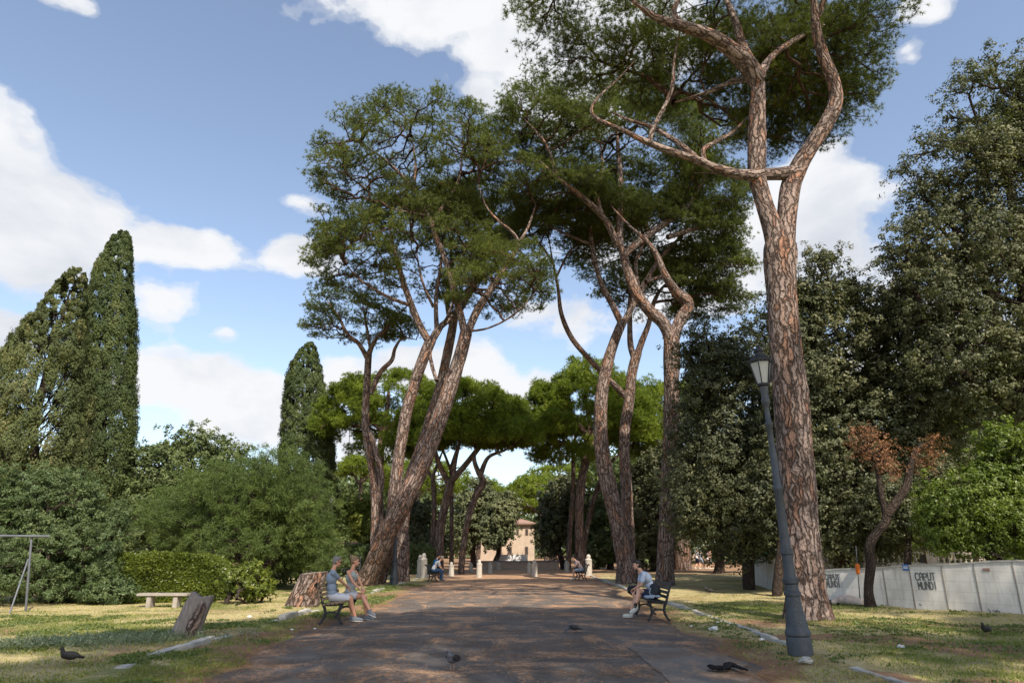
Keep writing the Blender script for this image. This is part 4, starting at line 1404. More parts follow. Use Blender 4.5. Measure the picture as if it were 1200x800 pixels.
for i, (lb, Y, bx, bl, mt) in enumerate([
    ('silvery oak behind the left bollard trunks', 72, 556, [(556, 600, 20, 30), (545, 620, 16, 22), (565, 580, 14, 18)], 'oak_silver'),
    ('round oak on a bare forked stem in front of the ochre building', 70, 580, [(586, 608, 17, 24), (580, 625, 14, 14), (592, 592, 13, 14)], 'oak_silver'),
    ('dark shrubby oak behind the paired left bollards', 60, 490, [(488, 612, 20, 26), (500, 640, 18, 22), (480, 640, 16, 20), (470, 600, 12, 20)], 'oak'),
    ('tall rounded dark oak left of the slanting pine trunk', 66, 662, [(662, 590, 26, 34), (650, 615, 18, 28), (676, 610, 20, 36), (645, 632, 10, 14)], 'oak'),
    ('oak clump filling the gap behind the slanting trunk', 64, 715, [(712, 620, 24, 36), (722, 590, 22, 30), (700, 640, 14, 22)], 'midtree'),
    ('tall grey-green oak right of the paired trunks', 58, 765, [(760, 560, 24, 36), (765, 610, 28, 42), (752, 640, 20, 26), (785, 590, 18, 40)], 'oak_b'),
    ('small oak beyond the bollards, right of the ochre building', 78, 645, [(641, 628, 9, 13), (650, 615, 10, 14)], 'oak')]):
    broad('oak_tree', lb, 'tree', Y, (bx, 657), bl, mat=mt, n_targets=200, n_leaves=26000, leaf=(.26, .15), clump=.5,
          group='background oaks along the avenue', seed=80 + i, tr_r=.28, fork=.3)

# ================================================================ right side wood
RW = 'dark evergreen oaks of the right-hand wood'
broad('oak_tree', 'dark evergreen oak directly behind the right street lamp', 'tree', 30, (876, 690), [
    (850, 470, 58, 70), (835, 540, 56, 70), (870, 580, 60, 60), (812, 585, 34, 40), (876, 628, 36, 34), (842, 600, 48, 36), (905, 540, 46, 80), (830, 420, 38, 50)],
    mat='oak', n_targets=760, n_leaves=120000, leaf=(.13, .072), clump=.42, seed=91, group=RW,
    trunk=[[(878, 690, 14), (876, 650, 13), (874, 600, 12), (870, 560, 10)], [(874, 610, 9), (850, 570, 8), (835, 520, 6), (830, 470, 4)], [(873, 600, 9), (890, 560, 8), (900, 520, 6)]])
broad('oak_tree', 'evergreen oak behind the nearest pine, sunlit pale leaf tips', 'tree', 27, (985, 690), [
    (985, 400, 74, 78), (950, 470, 60, 70), (1020, 480, 66, 70), (1055, 400, 50, 60), (975, 560, 60, 66), (1050, 560, 60, 60), (960, 330, 50, 34), (1090, 480, 50, 60), (1000, 620, 66, 36), (930, 390, 40, 60), (1085, 600, 40, 40)],
    mat='oak_b', n_targets=1250, n_leaves=210000, leaf=(.125, .07), clump=.40, seed=92, group=RW,
    trunk=[[(990, 700, 22), (988, 650, 20), (985, 590, 18), (983, 540, 16)], [(984, 560, 12), (965, 500, 10), (955, 440, 8), (950, 400, 5)], [(985, 560, 12), (1010, 500, 10), (1020, 440, 8)], [(986, 580, 12), (1030, 530, 9), (1060, 480, 7)]])
broad('oak_tree', 'tallest backlit oak filling the upper right corner', 'tree', 24, (1230, 700), [
    (1165, 120, 62, 58), (1130, 190, 66, 44, -.5), (1195, 220, 80, 90), (1110, 290, 74, 52), (1180, 350, 90, 90), (1095, 350, 52, 50), (1240, 150, 60, 80), (1130, 420, 70, 56), (1210, 450, 80, 60), (1060, 300, 26, 22), (1085, 230, 30, 24), (1250, 320, 60, 110)],
    mat='oak_b', n_targets=1500, n_leaves=200000, leaf=(.12, .065), clump=.38, seed=93, group=RW,
    trunk=[[(1232, 700, 34), (1228, 620, 30), (1220, 540, 28), (1212, 480, 26)], [(1213, 490, 18), (1185, 420, 14), (1160, 350, 11), (1140, 290, 8)], [(1213, 485, 18), (1205, 400, 14), (1195, 300, 11), (1180, 200, 8)], [(1214, 500, 16), (1160, 460, 12), (1110, 420, 8), (1080, 370, 5)]])
broad('oak_tree', 'deep shaded oak at the back of the wood, between lamp and pine', 'tree', 38, (930, 676), [
    (900, 420, 60, 60), (880, 500, 60, 80), (960, 480, 70, 90), (900, 610, 90, 50), (990, 600, 90, 56), (1060, 610, 60, 60), (1120, 560, 70, 60), (1180, 540, 60, 60)],
    mat='oak', n_targets=700, n_leaves=90000, leaf=(.19, .11), clump=.55, seed=94, group=RW, tr_r=.35)
broad('oak_tree', 'low dark oak overhanging the far walkers', 'tree', 52, (842, 668), [
    (835, 560, 50, 60), (850, 610, 50, 36), (800, 560, 26, 70), (880, 610, 30, 40), (810, 618, 22, 22)],
    mat='oak', n_targets=260, n_leaves=40000, leaf=(.22, .13), clump=.5, seed=95, group=RW, tr_r=.35)
broad('elm_tree', 'sunlit bright green young tree overhanging the graffiti wall', 'tree', 20.5, (1150, 700), [
    (1185, 535, 34, 40), (1130, 590, 46, 40), (1165, 620, 50, 36), (1105, 615, 26, 30), (1200, 590, 40, 50), (1165, 560, 26, 24)],
    mat='lime', n_targets=520, n_leaves=60000, leaf=(.085, .052), clump=.26, seed=96, tr_r=.08, fork=.5, group=None)
broad('wisteria_tree', 'crooked dark small tree with rust-brown dead foliage before the wall', 'tree', 20.6, (1020, 713), [
    (1020, 520, 24, 16), (1032, 540, 16, 14), (1046, 550, 14, 8), (1084, 538, 16, 14), (1092, 520, 9, 9), (1010, 508, 12, 8)],
    mat='dry', n_targets=120, n_leaves=4800, leaf=(.075, .026), clump=.17, seed=97, twig=.007,
    trunk=[[(1021, 714, 15), (1018, 690, 11), (1021, 660, 11), (1019, 640, 11), (1027, 625, 10), (1038, 612, 10), (1039, 600, 9)],
           [(1039, 606, 8), (1033, 580, 7), (1030, 560, 6), (1026, 540, 4)],
           [(1039, 604, 10), (1050, 588, 10), (1062, 570, 9), (1066, 550, 8), (1072, 532, 7), (1082, 520, 4)]])
broad('oak_tree', 'slim dark-stemmed tree behind the wall, leaning on the balustrade side', 'tree', 24.5, (1065, 695), [
    (1075, 600, 40, 36), (1045, 590, 30, 30), (1100, 570, 30, 30)],
    mat='oak_b', n_targets=180, n_leaves=26000, leaf=(.11, .06), clump=.34, seed=98, group=RW,
    trunk=[[(1064, 697, 8), (1064, 660, 8), (1066, 630, 7), (1070, 605, 6)], [(1069, 612, 5), (1055, 595, 4)], [(1069, 610, 5), (1088, 590, 4)]])
broad('acacia_tree', 'thin-leaved tree standing outside the right edge before the graffiti wall', 'tree', 10.6, (1660, 800), [(1760, 300, 200, 130), (1640, 330, 110, 90), (1850, 360, 120, 90)],
      mat='lime', n_targets=150, n_leaves=9000, leaf=(.12, .07), clump=.42, seed=101, tr_r=.14, fork=.6, shell=.8)
# second trunk seen just left of the nearest pine
broad('oak_tree', 'dark thin trunk standing just left of the nearest pine', 'tree', 26, (912, 692), [(905, 580, 30, 40), (920, 560, 26, 40)],
      mat='oak', n_targets=80, n_leaves=12000, leaf=(.13, .07), clump=.4, seed=99, group=RW,
      trunk=[[(910, 694, 12), (914, 660, 11), (917, 620, 10), (915, 590, 8)], [(915, 596, 6), (905, 575, 4)]])

# far wood that closes the view: one mass
g = np.random.default_rng(5)
pts = []
for (xa, xb, ya, yb, h0_, h1_, n) in [(-130, -12, 95, 125, 7, 13, 26000), (9, 130, 85, 115, 10, 16, 26000), (-26, 26, 150, 165, 6, 9.5, 9000), (-80, -34, 48, 60, 5, 9, 14000), (34, 60, 40, 60, 10, 15, 14000)]:
    x = g.uniform(xa, xb, n); y = g.uniform(ya, yb, n)
    hh = h0_ + (h1_ - h0_) * fbm(x, y, .12, 3) * 1.3
    z = hh * (1 - g.random(n) ** 2.2 * 1.0)
    pts.append(np.stack([x, y, z], 1))
P = np.concatenate(pts)
P = np.repeat(P, 3, 0) + g.normal(size=(len(P) * 3, 3)) * .5
P[:, 2] = np.maximum(P[:, 2], .1)
rn = np.clip(g.random(len(P)) * .6 + (fbm(P[:, 0], P[:, 1] + P[:, 2], .3, 3) - .3) * .8, 0, 1)
Vv, Ff, r2 = leaves(P.astype(np.float32), unit(len(P), g) + [0, 0, .3], .8, .5, rn, g)
o = mesh_np('distant_woodland', Vv, Ff, M['midtree'], None, {'rnd': r2})
tag(o, 'continuous mass of distant trees closing the view behind the park', 'woodland', kind='stuff')
# ================================================================ BUILDINGS AND WALLS
def slab(mb, x0, x1, y0, y1, z0, z1):
    mb.box(((x0 + x1) / 2, (y0 + y1) / 2, (z0 + z1) / 2), (x1 - x0, y1 - y0, z1 - z0))


YB = 112.0
kb = lambda x, y: Wp(x, y, YB)
b0, b1 = kb(583, 612).x, kb(626, 612).x
zt = kb(600, 613).z
root = empty('ochre_building', ((b0 + b1) / 2, YB, 0), 0, 'ochre two-storey house with a red tiled roof closing the avenue', 'building')
mb = MB(); slab(mb, b0, b1, YB, YB + 14, -.1, zt); mb.build('wall', M['ochre'], root, world_space=True)
mb = MB()
e = .55
ridge = zt + 1.0
vs = [(b0 - e, YB - e, zt), (b1 + e, YB - e, zt), (b1 + e, YB + 14 + e, zt), (b0 - e, YB + 14 + e, zt), (b0 + 4, YB + 7, ridge), (b1 - 2, YB + 7, ridge)]
mb.add(vs, [(0, 1, 5, 4), (1, 2, 5), (2, 3, 4, 5), (3, 0, 4), (3, 2, 1, 0)])
rf = mb.build('roof', M['tile'], root, world_space=True)
mb = MB(); slab(mb, b0 - e, b1 + e, YB - e, YB + .0, zt - .22, zt - .01); mb.build('eaves', M['shutter'], root, world_space=True)
for (xa, xb, ya, yb) in [(595, 600, 640, 649), (615, 619, 640, 649), (615.5, 619, 619.5, 627), (594.5, 598, 620, 628), (605, 608, 620, 627)]:
    a, c_ = kb(xa, yb), kb(xb, ya)
    mb = MB(); slab(mb, a.x, c_.x, YB - .06, YB - .004, a.z, c_.z); w = mb.build('window', M['shutter'], root, world_space=True)
    mb = MB(); slab(mb, a.x + .1, c_.x - .1, YB - .075, YB - .062, a.z + .1, c_.z - .1)
    pn = mb.build('pane', M['glass_dark'], w)
    pn.data.transform(Matrix.Translation(-root.location))
root = empty('pink_building', (kb(566, 650).x, YB - 4, 0), 0, 'pale pink plaster house wing left of the ochre house', 'building')
mb = MB(); c0_, c1_ = kb(556, 619).x, kb(582.5, 619).x; zt2 = Wp(570, 621, YB - 4).z
slab(mb, c0_, c1_ - .1, YB - 4, YB + 9, -.1, zt2); mb.build('wall', M['pinkwall'], root, world_space=True)
mb = MB(); mb.add([(c0_ - .4, YB - 4.5, zt2), (c1_ + .0, YB - 4.5, zt2), (c1_ + .0, YB + 9, zt2 + .9), (c0_ - .4, YB + 9, zt2 + .9), (c0_ - .4, YB - 4.5, zt2 - .18), (c1_, YB - 4.5, zt2 - .18), (c1_, YB + 9, zt2 - .1), (c0_ - .4, YB + 9, zt2 - .1)],
                  [(0, 1, 2, 3), (4, 7, 6, 5), (0, 4, 5, 1), (1, 5, 6, 2), (2, 6, 7, 3), (3, 7, 4, 0)])
mb.build('roof', M['tile'], root, world_space=True)

# low retaining wall and banner at the end of the road
YW = 63.0
xw0, xw1 = Wp(563, 660, YW).x, Wp(655, 660, YW).x
root = empty('low_wall', ((xw0 + xw1) / 2, YW, 0), 0, 'long low brown brick wall with stone step closing the end of the road', 'wall')
mb = MB(); slab(mb, xw0, xw1, YW, YW + .5, -.05, Wp(600, 658, YW).z); mb.build('wall', M['brick'], root, world_space=True)
mb = MB(); slab(mb, xw0 - .1, xw1 + .1, YW - .06, YW + .56, Wp(600, 658, YW).z + .002, Wp(600, 656.8, YW).z); mb.build('coping', M['metal_grey'], root, world_space=True)
mb = MB(); slab(mb, xw0 + .3, xw1 - .3, YW - .7, YW - .004, -.05, .16); mb.build('step', M['travertine'], root, world_space=True)
a, c_ = Wp(583, 657.5, 72), Wp(618, 649.5, 72)
root = empty('site_fence', ((a.x + c_.x) / 2, 72, 0), 0, 'white sheeted site fence standing behind the low brown wall', 'fence')
mb = MB(); slab(mb, a.x, c_.x, 72, 72.03, .25, c_.z); mb.build('sheet', M['white_paint'], root, world_space=True)
for i in range(7):
    x = a.x + (c_.x - a.x) * i / 6
    mb = MB(); mb.caps((x, 72.06, -.05), (x, 72.06, c_.z + .15), .025, .025, 8); mb.build('post', M['metal_grey'], root, world_space=True)

# outbuilding on the left
YO = 56
a, c_ = Wp(362, 668, YO), Wp(383, 646, YO)
root = empty('white_outbuilding', ((a.x + c_.x) / 2, YO, 0), 0, 'small white walled outbuilding half hidden behind the couple', 'building')
mb = MB(); slab(mb, a.x, Wp(408, 650, YO).x, YO, YO + 4, -.05, c_.z); mb.build('wall', M['white_paint'], root, world_space=True)
mb = MB()
d_ = Wp(384, 641.5, YO).z
x2, x3 = Wp(383, 650, YO).x, Wp(409, 650, YO).x
mb.add([(x2, YO - .3, c_.z - .15), (x3, YO - .3, c_.z - .15), (x3, YO + 3, c_.z + .8), (x2, YO + 3, c_.z + .8), (x2, YO - .3, c_.z - .28), (x3, YO - .3, c_.z - .28), (x3, YO + 3, c_.z + .66), (x2, YO + 3, c_.z + .66)],
       [(0, 1, 2, 3), (4, 7, 6, 5), (0, 4, 5, 1), (1, 5, 6, 2), (2, 6, 7, 3), (3, 7, 4, 0)])
mb.build('roof', M['tile'], root, world_space=True)

# iron railing beside it
root = empty('railing', Wp(395, 660, 47).xy.to_3d(), 0, 'thin grey metal railing before the white outbuilding', 'railing')
xs = [Wp(x, 660, 47).x for x in range(368, 424, 9)]
for x in xs:
    mb = MB(); mb.caps((x, 47, -.05), (x, 47, 1.25), .03, .03, 8); mb.build('post', M['metal_grey'], root, world_space=True)
for z in (.5, .85, 1.2):
    mb = MB(); mb.bar((xs[0], 47, z), (xs[-1], 47, z), .03); mb.build('rail', M['metal_grey'], root, world_space=True)

# ------------------------------------------------ graffiti wall on the right
WA, WB = G(968, 708.5), G(1200, 722.5)
wd = (WB - WA); wd.z = 0; wd.normalize()
wn = Vector((wd.y, -wd.x, 0))
if wn.dot(Vector((0, 0, 0)) - WA) < 0: wn = -wn
def wall_hit(x, y):
    d = Vector(ray(x, y)); o = Vector((0, 0, EYE))
    t = (WA - o).dot(wn) / d.dot(wn)
    return o + d * t
m, nt = new_mat('whitewashed_concrete')
p = coords(nt)
n_1 = noise_n(nt, p, 1.3, 6, .65); n_2 = noise_n(nt, mapping(nt, p, (1, 1, .18)), 7, 5, .65); n_3 = noise_n(nt, p, 40, 3, .6)
c = ramp(nt, n_1, [(.3, (.60, .56, .50)), (.62, (.76, .73, .67)), (.75, (.80, .78, .73))])
c = mixc(nt, ramp(nt, n_2, [(.52, 0), (.78, .55)]), c, (.32, .30, .27))
br = N(nt, 'ShaderNodeTexBrick'); br.inputs['Scale'].default_value = 1
br.inputs['Mortar Size'].default_value = .006; br.inputs['Brick Width'].default_value = .9; br.inputs['Row Height'].default_value = .27
br.inputs['Color1'].default_value = (1, 1, 1, 1); br.inputs['Color2'].default_value = (.93, .93, .93, 1); br.inputs['Mortar'].default_value = (.72, .71, .7, 1)
sx_ = nt.nodes.new('ShaderNodeSeparateXYZ'); nt.links.new(p, sx_.inputs[0])
cx_ = nt.nodes.new('ShaderNodeCombineXYZ'); nt.links.new(sx_.outputs[1], cx_.inputs[0]); nt.links.new(sx_.outputs[2], cx_.inputs[1])
nt.links.new(cx_.outputs[0], br.inputs['Vector'])
c = mixc(nt, .8, c, br.outputs['Color'], 'MULTIPLY')
finish(nt, c, .9, .15, n_3, .3, .006)
M['wallpaint'] = m
root = empty('graffiti_wall', WA, 0, 'long whitewashed concrete wall sprayed CAPUT MUNDI, behind the right lawn', 'wall')
end = WA + wd * ((WB - WA).length + 9)
Lw = (end - WA).length
mb = MB()
n = 30
prof = lambda s: .99 + .34 * min(1, s / ((WB - WA).length)) + .012 * math.sin(s * 3)
for i in range(n + 1):
    s = Lw * i / n
    q = WA + wd * s
    for off, z in ((0, -.2), (0, prof(s)), (-.18, prof(s)), (-.18, -.2)):
        mb.v.append(tuple(q + wn * off + Vector((0, 0, z))))
for i in range(n):
    for j in range(4):
        k2 = (j + 1) % 4
        mb.f.append((i * 4 + j, i * 4 + k2, (i + 1) * 4 + k2, (i + 1) * 4 + j))
mb.f += [(0, 1, 2, 3), (n * 4 + 3, n * 4 + 2, n * 4 + 1, n * 4)]
mb.build('wall', M['wallpaint'], root, world_space=True)
mb = MB()
for i in range(n):
    s0_, s1_ = Lw * i / n, Lw * (i + 1) / n
    a_ = WA + wd * s0_ - wn * .09 + Vector((0, 0, prof(s0_) + .024)); b_ = WA + wd * s1_ - wn * .09 + Vector((0, 0, prof(s1_) + .024))
    mb.bar(a_, b_, .23, .045)
mb.build('coping', M['kerb'], root, world_space=True)
for px_ in (1035, 1066, 1104, 1142, 1188):
    q = wall_hit(px_, 670)
    s = (q - WA).dot(wd)
    mb = MB()
    base = WA + wd * s + wn * .004
    rot = Matrix((wd, wn, Vector((0, 0, 1)))).transposed()
    mb.box(base + Vector((0, 0, prof(s) / 2)), (.035, .012, prof(s) - .02), rot)
    mb.build('joint', M['travertine'], root, world_space=True)
LET = {'C': [[(1, .85), (.7, 1), (.3, 1), (0, .75), (0, .25), (.3, 0), (.7, 0), (1, .15)]],
       'A': [[(0, 0), (.1, .8), (.5, 1), (.9, .8), (1, 0)], [(.05, .42), (.95, .42)]],
       'P': [[(0, 0), (0, 1), (.75, 1), (1, .82), (1, .62), (.75, .47), (0, .47)]],
       'U': [[(0, 1), (0, .2), (.25, 0), (.75, 0), (1, .2), (1, 1)]],
       'T': [[(0, 1), (1, 1)], [(.5, 1), (.5, 0)]],
       'M': [[(0, 0), (0, 1), (.5, .4), (1, 1), (1, 0)]],
       'N': [[(0, 0), (0, 1), (1, 0), (1, 1)]],
       'D': [[(0, 0), (0, 1), (.65, 1), (1, .75), (1, .25), (.65, 0), (0, 0)]],
       'I': [[(.5, 0), (.5, 1)]]}
def spray(word, xl, xr, yt, yb, skew=1.5):
    mb = MB()
    k = len(word)
    cw = (xr - xl) / k
    for i, ch in enumerate(word):
        for st_ in LET[ch]:
            pts = []
            for (u_, v_) in st_:
                x = xl + cw * (i + .12 + u_ * (.55 if ch == 'I' else .72)) + (1 - v_) * skew
                y = yb + (yt - yb) * v_ * (1 + .05 * math.sin(i * 3.3 + xl)) + .3 * math.sin(i * 2.1 + xl) + random.uniform(-.12, .12)
                x += random.uniform(-.15, .15)
                pts.append(wall_hit(x, y) + wn * .006)
            for a_, b_ in zip(pts[:-1], pts[1:]):
                d_ = (b_ - a_).normalized()
                mb.bar(a_ - d_ * .012, b_ + d_ * .012, .004, .042, up=wn.cross(d_)) if False else mb.bar(a_ - d_ * .014, b_ + d_ * .014, .030, .004, up=wn)
    return mb
mbs = MB()
for args in (('CAPUT', 1071.5, 1095.5, 671, 679.2), ('MUNDI', 1075, 1098, 681.6, 689.8), ('CAPUT', 966, 983, 672.5, 679), ('MUNDI', 967.5, 984.5, 680.5, 687)):
    w_ = spray(*args)
    w_.build('graffiti', M['graffiti'], root, world_space=True)
# small marks near the foot of the wall
w_ = MB()
for st_ in ([(1158, 713), (1161, 716), (1160, 720), (1166, 718), (1169, 714)], [(1077, 707), (1080, 709)], [(1163, 715), (1172, 716)]):
    pts = [wall_hit(x, y) + wn * .006 for x, y in st_]
    for a_, b_ in zip(pts[:-1], pts[1:]): w_.bar(a_, b_, .025, .004, up=wn)
w_.build('graffiti', M['graffiti'], root, world_space=True)
rot = Matrix((wd, wn, Vector((0, 0, 1)))).transposed()
q = wall_hit(1156, 667); mb = MB(); mb.box(q + wn * .01, (.16, .012, .07), rot); mb.build('plate', M['tile'], root, world_space=True)
q = wall_hit(1061.5, 664.5)
sg = empty('sign', q - Vector((0, 0, .08)), 0, 'small blue square sign fixed to the top of the graffiti wall', 'sign')
mb = MB(); mb.box(q + wn * .02, (.16, .012, .17), rot, .003); mb.build('plate', M['sign_blue'], sg, world_space=True)
mb = MB(); mb.box(q + wn * .0285 + Vector((0, 0, .035)), (.11, .003, .012), rot); mb.box(q + wn * .0285 + Vector((0, 0, -.01)), (.12, .003, .035), rot); mb.build('lettering', M['white_paint'], sg, world_space=True)

# short end piece of wall further off, left of the nearest pine
a_, b_ = G(886, 686), G(914, 694)
root = empty('wall_panel', a_, 0, 'separate pale grey wall panel seen left of the nearest pine', 'wall')
d_ = (b_ - a_).normalized(); rot2 = Matrix((d_, Vector((-d_.y, d_.x, 0)), Vector((0, 0, 1)))).transposed()
mb = MB(); mb.box((a_ + b_) / 2 + Vector((0, 0, .6)), ((b_ - a_).length, .15, 1.45), rot2, .01); mb.build('panel', M['wallpaint'], root, world_space=True)
q = Wp(894, 648, a_.y + .1)
mb = MB()
for i in range(7): mb.ell(q + Vector((random.uniform(-.16, .16), random.uniform(-.05, .05), random.uniform(-.14, .10))), (random.uniform(.07, .12), .07, random.uniform(.06, .12)))
o = mb.remesh('plastic_bag', M['green_p'], .018); tag(o, 'bright green plastic bag on top of the separate wall panel', 'bag')

# balustrade behind the wall
YBal = 31.0
x0, x1 = Wp(958, 655, YBal).x, Wp(1150, 655, YBal).x
root = empty('balustrade', ((x0 + x1) / 2, YBal, 0), 0, 'old stone balustrade with square piers behind the graffiti wall', 'balustrade')
zb, zr = Wp(1070, 659, YBal).z, Wp(1070, 646, YBal).z
mb = MB(); slab(mb, x0, x1, YBal - .2, YBal + .2, -.1, zb); mb.build('base', M['travertine'], root, world_space=True)
mb = MB(); slab(mb, x0, x1, YBal - .22, YBal + .22, zr - .11, zr); mb.build('rail', M['travertine'], root, world_space=True)
piers = [Wp(x, 650, YBal).x for x in (958, 1012, 1087, 1148)]
for x in piers:
    mb = MB(); slab(mb, x - .22, x + .22, YBal - .26, YBal + .26, -.1, zr + .05); mb.box((x, YBal, zr + .10), (.6, .62, .09), None, .015); mb.build('pier', M['travertine'], root, world_space=True)
x = x0 + .4
pr = [(.06, zb + .002), (.06, zb + .03), (.035, zb + .05), (.075, zb + (zr - zb) * .35), (.03, zb + (zr - zb) * .65), (.05, zr - .13), (.05, zr - .112)]
while x < x1 - .2:
    if min(abs(x - q) for q in piers) > .32:
        mb = MB(); mb.lathe(pr, 10, (x, YBal, 0)); mb.build('baluster', M['marble'], root, True, True)
    x += .24

# ================================================================ STREET LAMP
def make_lamp(label, group, H=5.12):
    root = empty('street_lamp', (0, 0, 0), 0, label, 'street lamp', group)
    mb = MB()
    mb.lathe([(.205, -.05), (.205, .30), (.195, .33), (.212, .35), (.212, .40), (.19, .43), (.178, .50), (.150, .65), (.128, .82), (.122, .94)], 20)
    mb.build('base', M['lamp_iron'], root, True)
    mb = MB()
    mb.lathe([(.118, .942), (.142, .95), (.142, 1.0), (.115, 1.02), (.108, 1.12), (.132, 1.14), (.135, 1.20), (.110, 1.22), (.095, 1.30), (.090, 1.58), (.108, 1.60), (.108, 1.66), (.088, 1.68),
              (.078, 2.1), (.072, 2.62), (.085, 2.64), (.085, 2.70), (.066, 2.73), (.056, 3.4), (.050, 3.72), (.072, 3.75), (.072, 3.80), (.048, 3.83), (.043, 4.1),
              (.066, 4.14), (.082, 4.20), (.068, 4.26), (.062, 4.33), (.075, 4.37), (.078, 4.46)], 20)
    mb.build('column', M['lamp_iron'], root, True)
    la = empty('lantern', (0, 0, 4.46)); la.parent = root
    # hexagonal lantern widening upward
    mb = MB()
    mb.lathe([(.09, 0.0), (.125, .02), (.125, .055), (.11, .06)], 6)
    mb.lathe([(.205, .44), (.235, .455), (.24, .48), (.20, .50), (.12, .56), (.09, .58), (.085, .64), (.105, .65), (.08, .70), (.03, .74), (.035, .76), (.0, .80)], 6)
    for j in range(6):
        an = j * PI / 3
        mb.bar((.118 * math.cos(an), .118 * math.sin(an), .055), (.212 * math.cos(an), .212 * math.sin(an), .445), .018)
    for j in range(18):
        an = j * PI / 9
        mb.box((.226 * math.cos(an), .226 * math.sin(an), .435), (.02, .02, .035))
    o = mb.build('lantern_frame', M['iron'], la)
    mb = MB(); mb.lathe([(.108, .062), (.196, .436)], 6); mb.build('glass', M['lampglass'], la)
    return root


lamp = make_lamp('tall grey cast-iron street lamp leaning left beside the nearest pine', 'cast-iron street lamps of the avenue')
q = G(939, 771)
lamp.location = q
top = Wp(888, 403, q.y)
lean = math.atan2(top.x - q.x, top.z)
lamp.rotation_euler = (0, lean, 0)
sc_ = top.z / math.cos(lean) / 5.26
lamp.scale = (.92, .92, sc_)
for (px_, Y, lb) in [(462, 34.2, 'street lamp left of the road, standing before the straight pine trunk'),
                     (383, 46, 'green-grey street lamp by the outbuilding behind the couple'),
                     (737, 43, 'street lamp whose lantern shows just right of the paired pine trunks'),
                     (766, 66, 'small far street lantern right of the paired trunks, under the oak'),
                     (655, 98, 'smallest, farthest street lamp right of the ochre house')]:
    c = copy_tree(lamp)
    q = Wp(px_, 690, Y)
    c.location = (Wp(px_, 672, Y).x, Y, 0); c.rotation_euler = (0, 0, 0); c.scale = (1, 1, 1)
    if px_ == 737: c.location.x = Wp(737, 584, Y).x
    c['label'] = lb
# paint tag scrawled on the near lamp's base
mb = MB()
for k_ in range(5):
    pts = []
    for t in np.linspace(0, 1, 8):
        z = .98 - .09 * k_ - .10 * t - .03
        an = -PI / 2 - .35 + .5 * t + .25 * math.sin(t * 9 + k_)
        r = float(np.interp(z, [.43, .5, .65, .82, .94], [.195, .182, .153, .131, .126]))
        pts.append((r * math.cos(an), r * math.sin(an), z))
    mb.tube(pts, .006, 4)
o = mb.build('graffiti', M['graffiti'], lamp)

# ================================================================ BOLLARDS
def bollard(px_, ybase, ytop, wpx, label, first=[None]):
    b_ = G(px_, ybase)
    h = Wp(px_, ytop, b_.y).z
    r = wpx * mpp(px_, ybase, b_.y) / 2
    if first[0] is None:
        root = empty('stone_bollard', (0, 0, 0))
        mb = MB(); mb.lathe([(.5, -.03), (.5, .03), (.47, .05), (.45, .1), (.44, .70), (.46, .72), (.46, .75), (.43, .77)], 20)
        mb.build('shaft', M['marble'], root, True)
        mb = MB(); mb.lathe([(.43, .771), (.30, .80), (.27, .84), (.30, .87), (.27, .93), (.15, .985), (.0, 1.0)], 20, close=False)
        mb.build('cap', M['marble'], root, True)
        first[0] = root
        c = root
    else:
        c = copy_tree(first[0])
    c.location = b_
    c.scale = (2 * r, 2 * r, h)
    c.rotation_euler = (random.uniform(-.03, .03), random.uniform(-.03, .03), random.uniform(0, 6))
    tag(c, label, 'bollard', 'stone bollards across and beside the road')


for a_ in [(492, 676.5, 649.5, 8, 'thick marble bollard, left and shorter of the paired ones by the left lawn'),
           (496.5, 678, 647.5, 9, 'thickest and tallest marble bollard, on the left verge before the dark hedge'),
           (529, 675.5, 658, 7, 'stone bollard right behind the two people on the far left bench'),
           (561.5, 677, 655, 7.5, 'bright bollard standing in the road, nearest of the left road bollards'),
           (552, 670, 659, 5.5, 'small bollard next to the dark slanting pine trunk'),
           (574.5, 672, 658, 6, 'bollard in the road just right of the brightest one'),
           (584.5, 668, 658, 5, 'grey bollard by the left end of the low brown wall'),
           (620, 671.5, 658, 6, 'left one of the two overlapping bollards right of the road centre'),
           (626.5, 676, 655.5, 7.5, 'shaded bollard in the road, right one of the overlapping two'),
           (638.3, 667, 656.5, 4.6, 'small bright bollard right of the overlapping two'),
           (648, 666.5, 656, 5, 'dull bollard before the dark oak on the right'),
           (664.5, 670.5, 656, 6.6, 'bright bollard just left of the lone figure on the far right bench'),
           (690, 675, 649, 9, 'thick square-looking grey bollard right of the far right bench'),
           (346, 676, 664, 6.5, 'lone bollard on the left lawn behind the round stump')]:
    bollard(*a_)

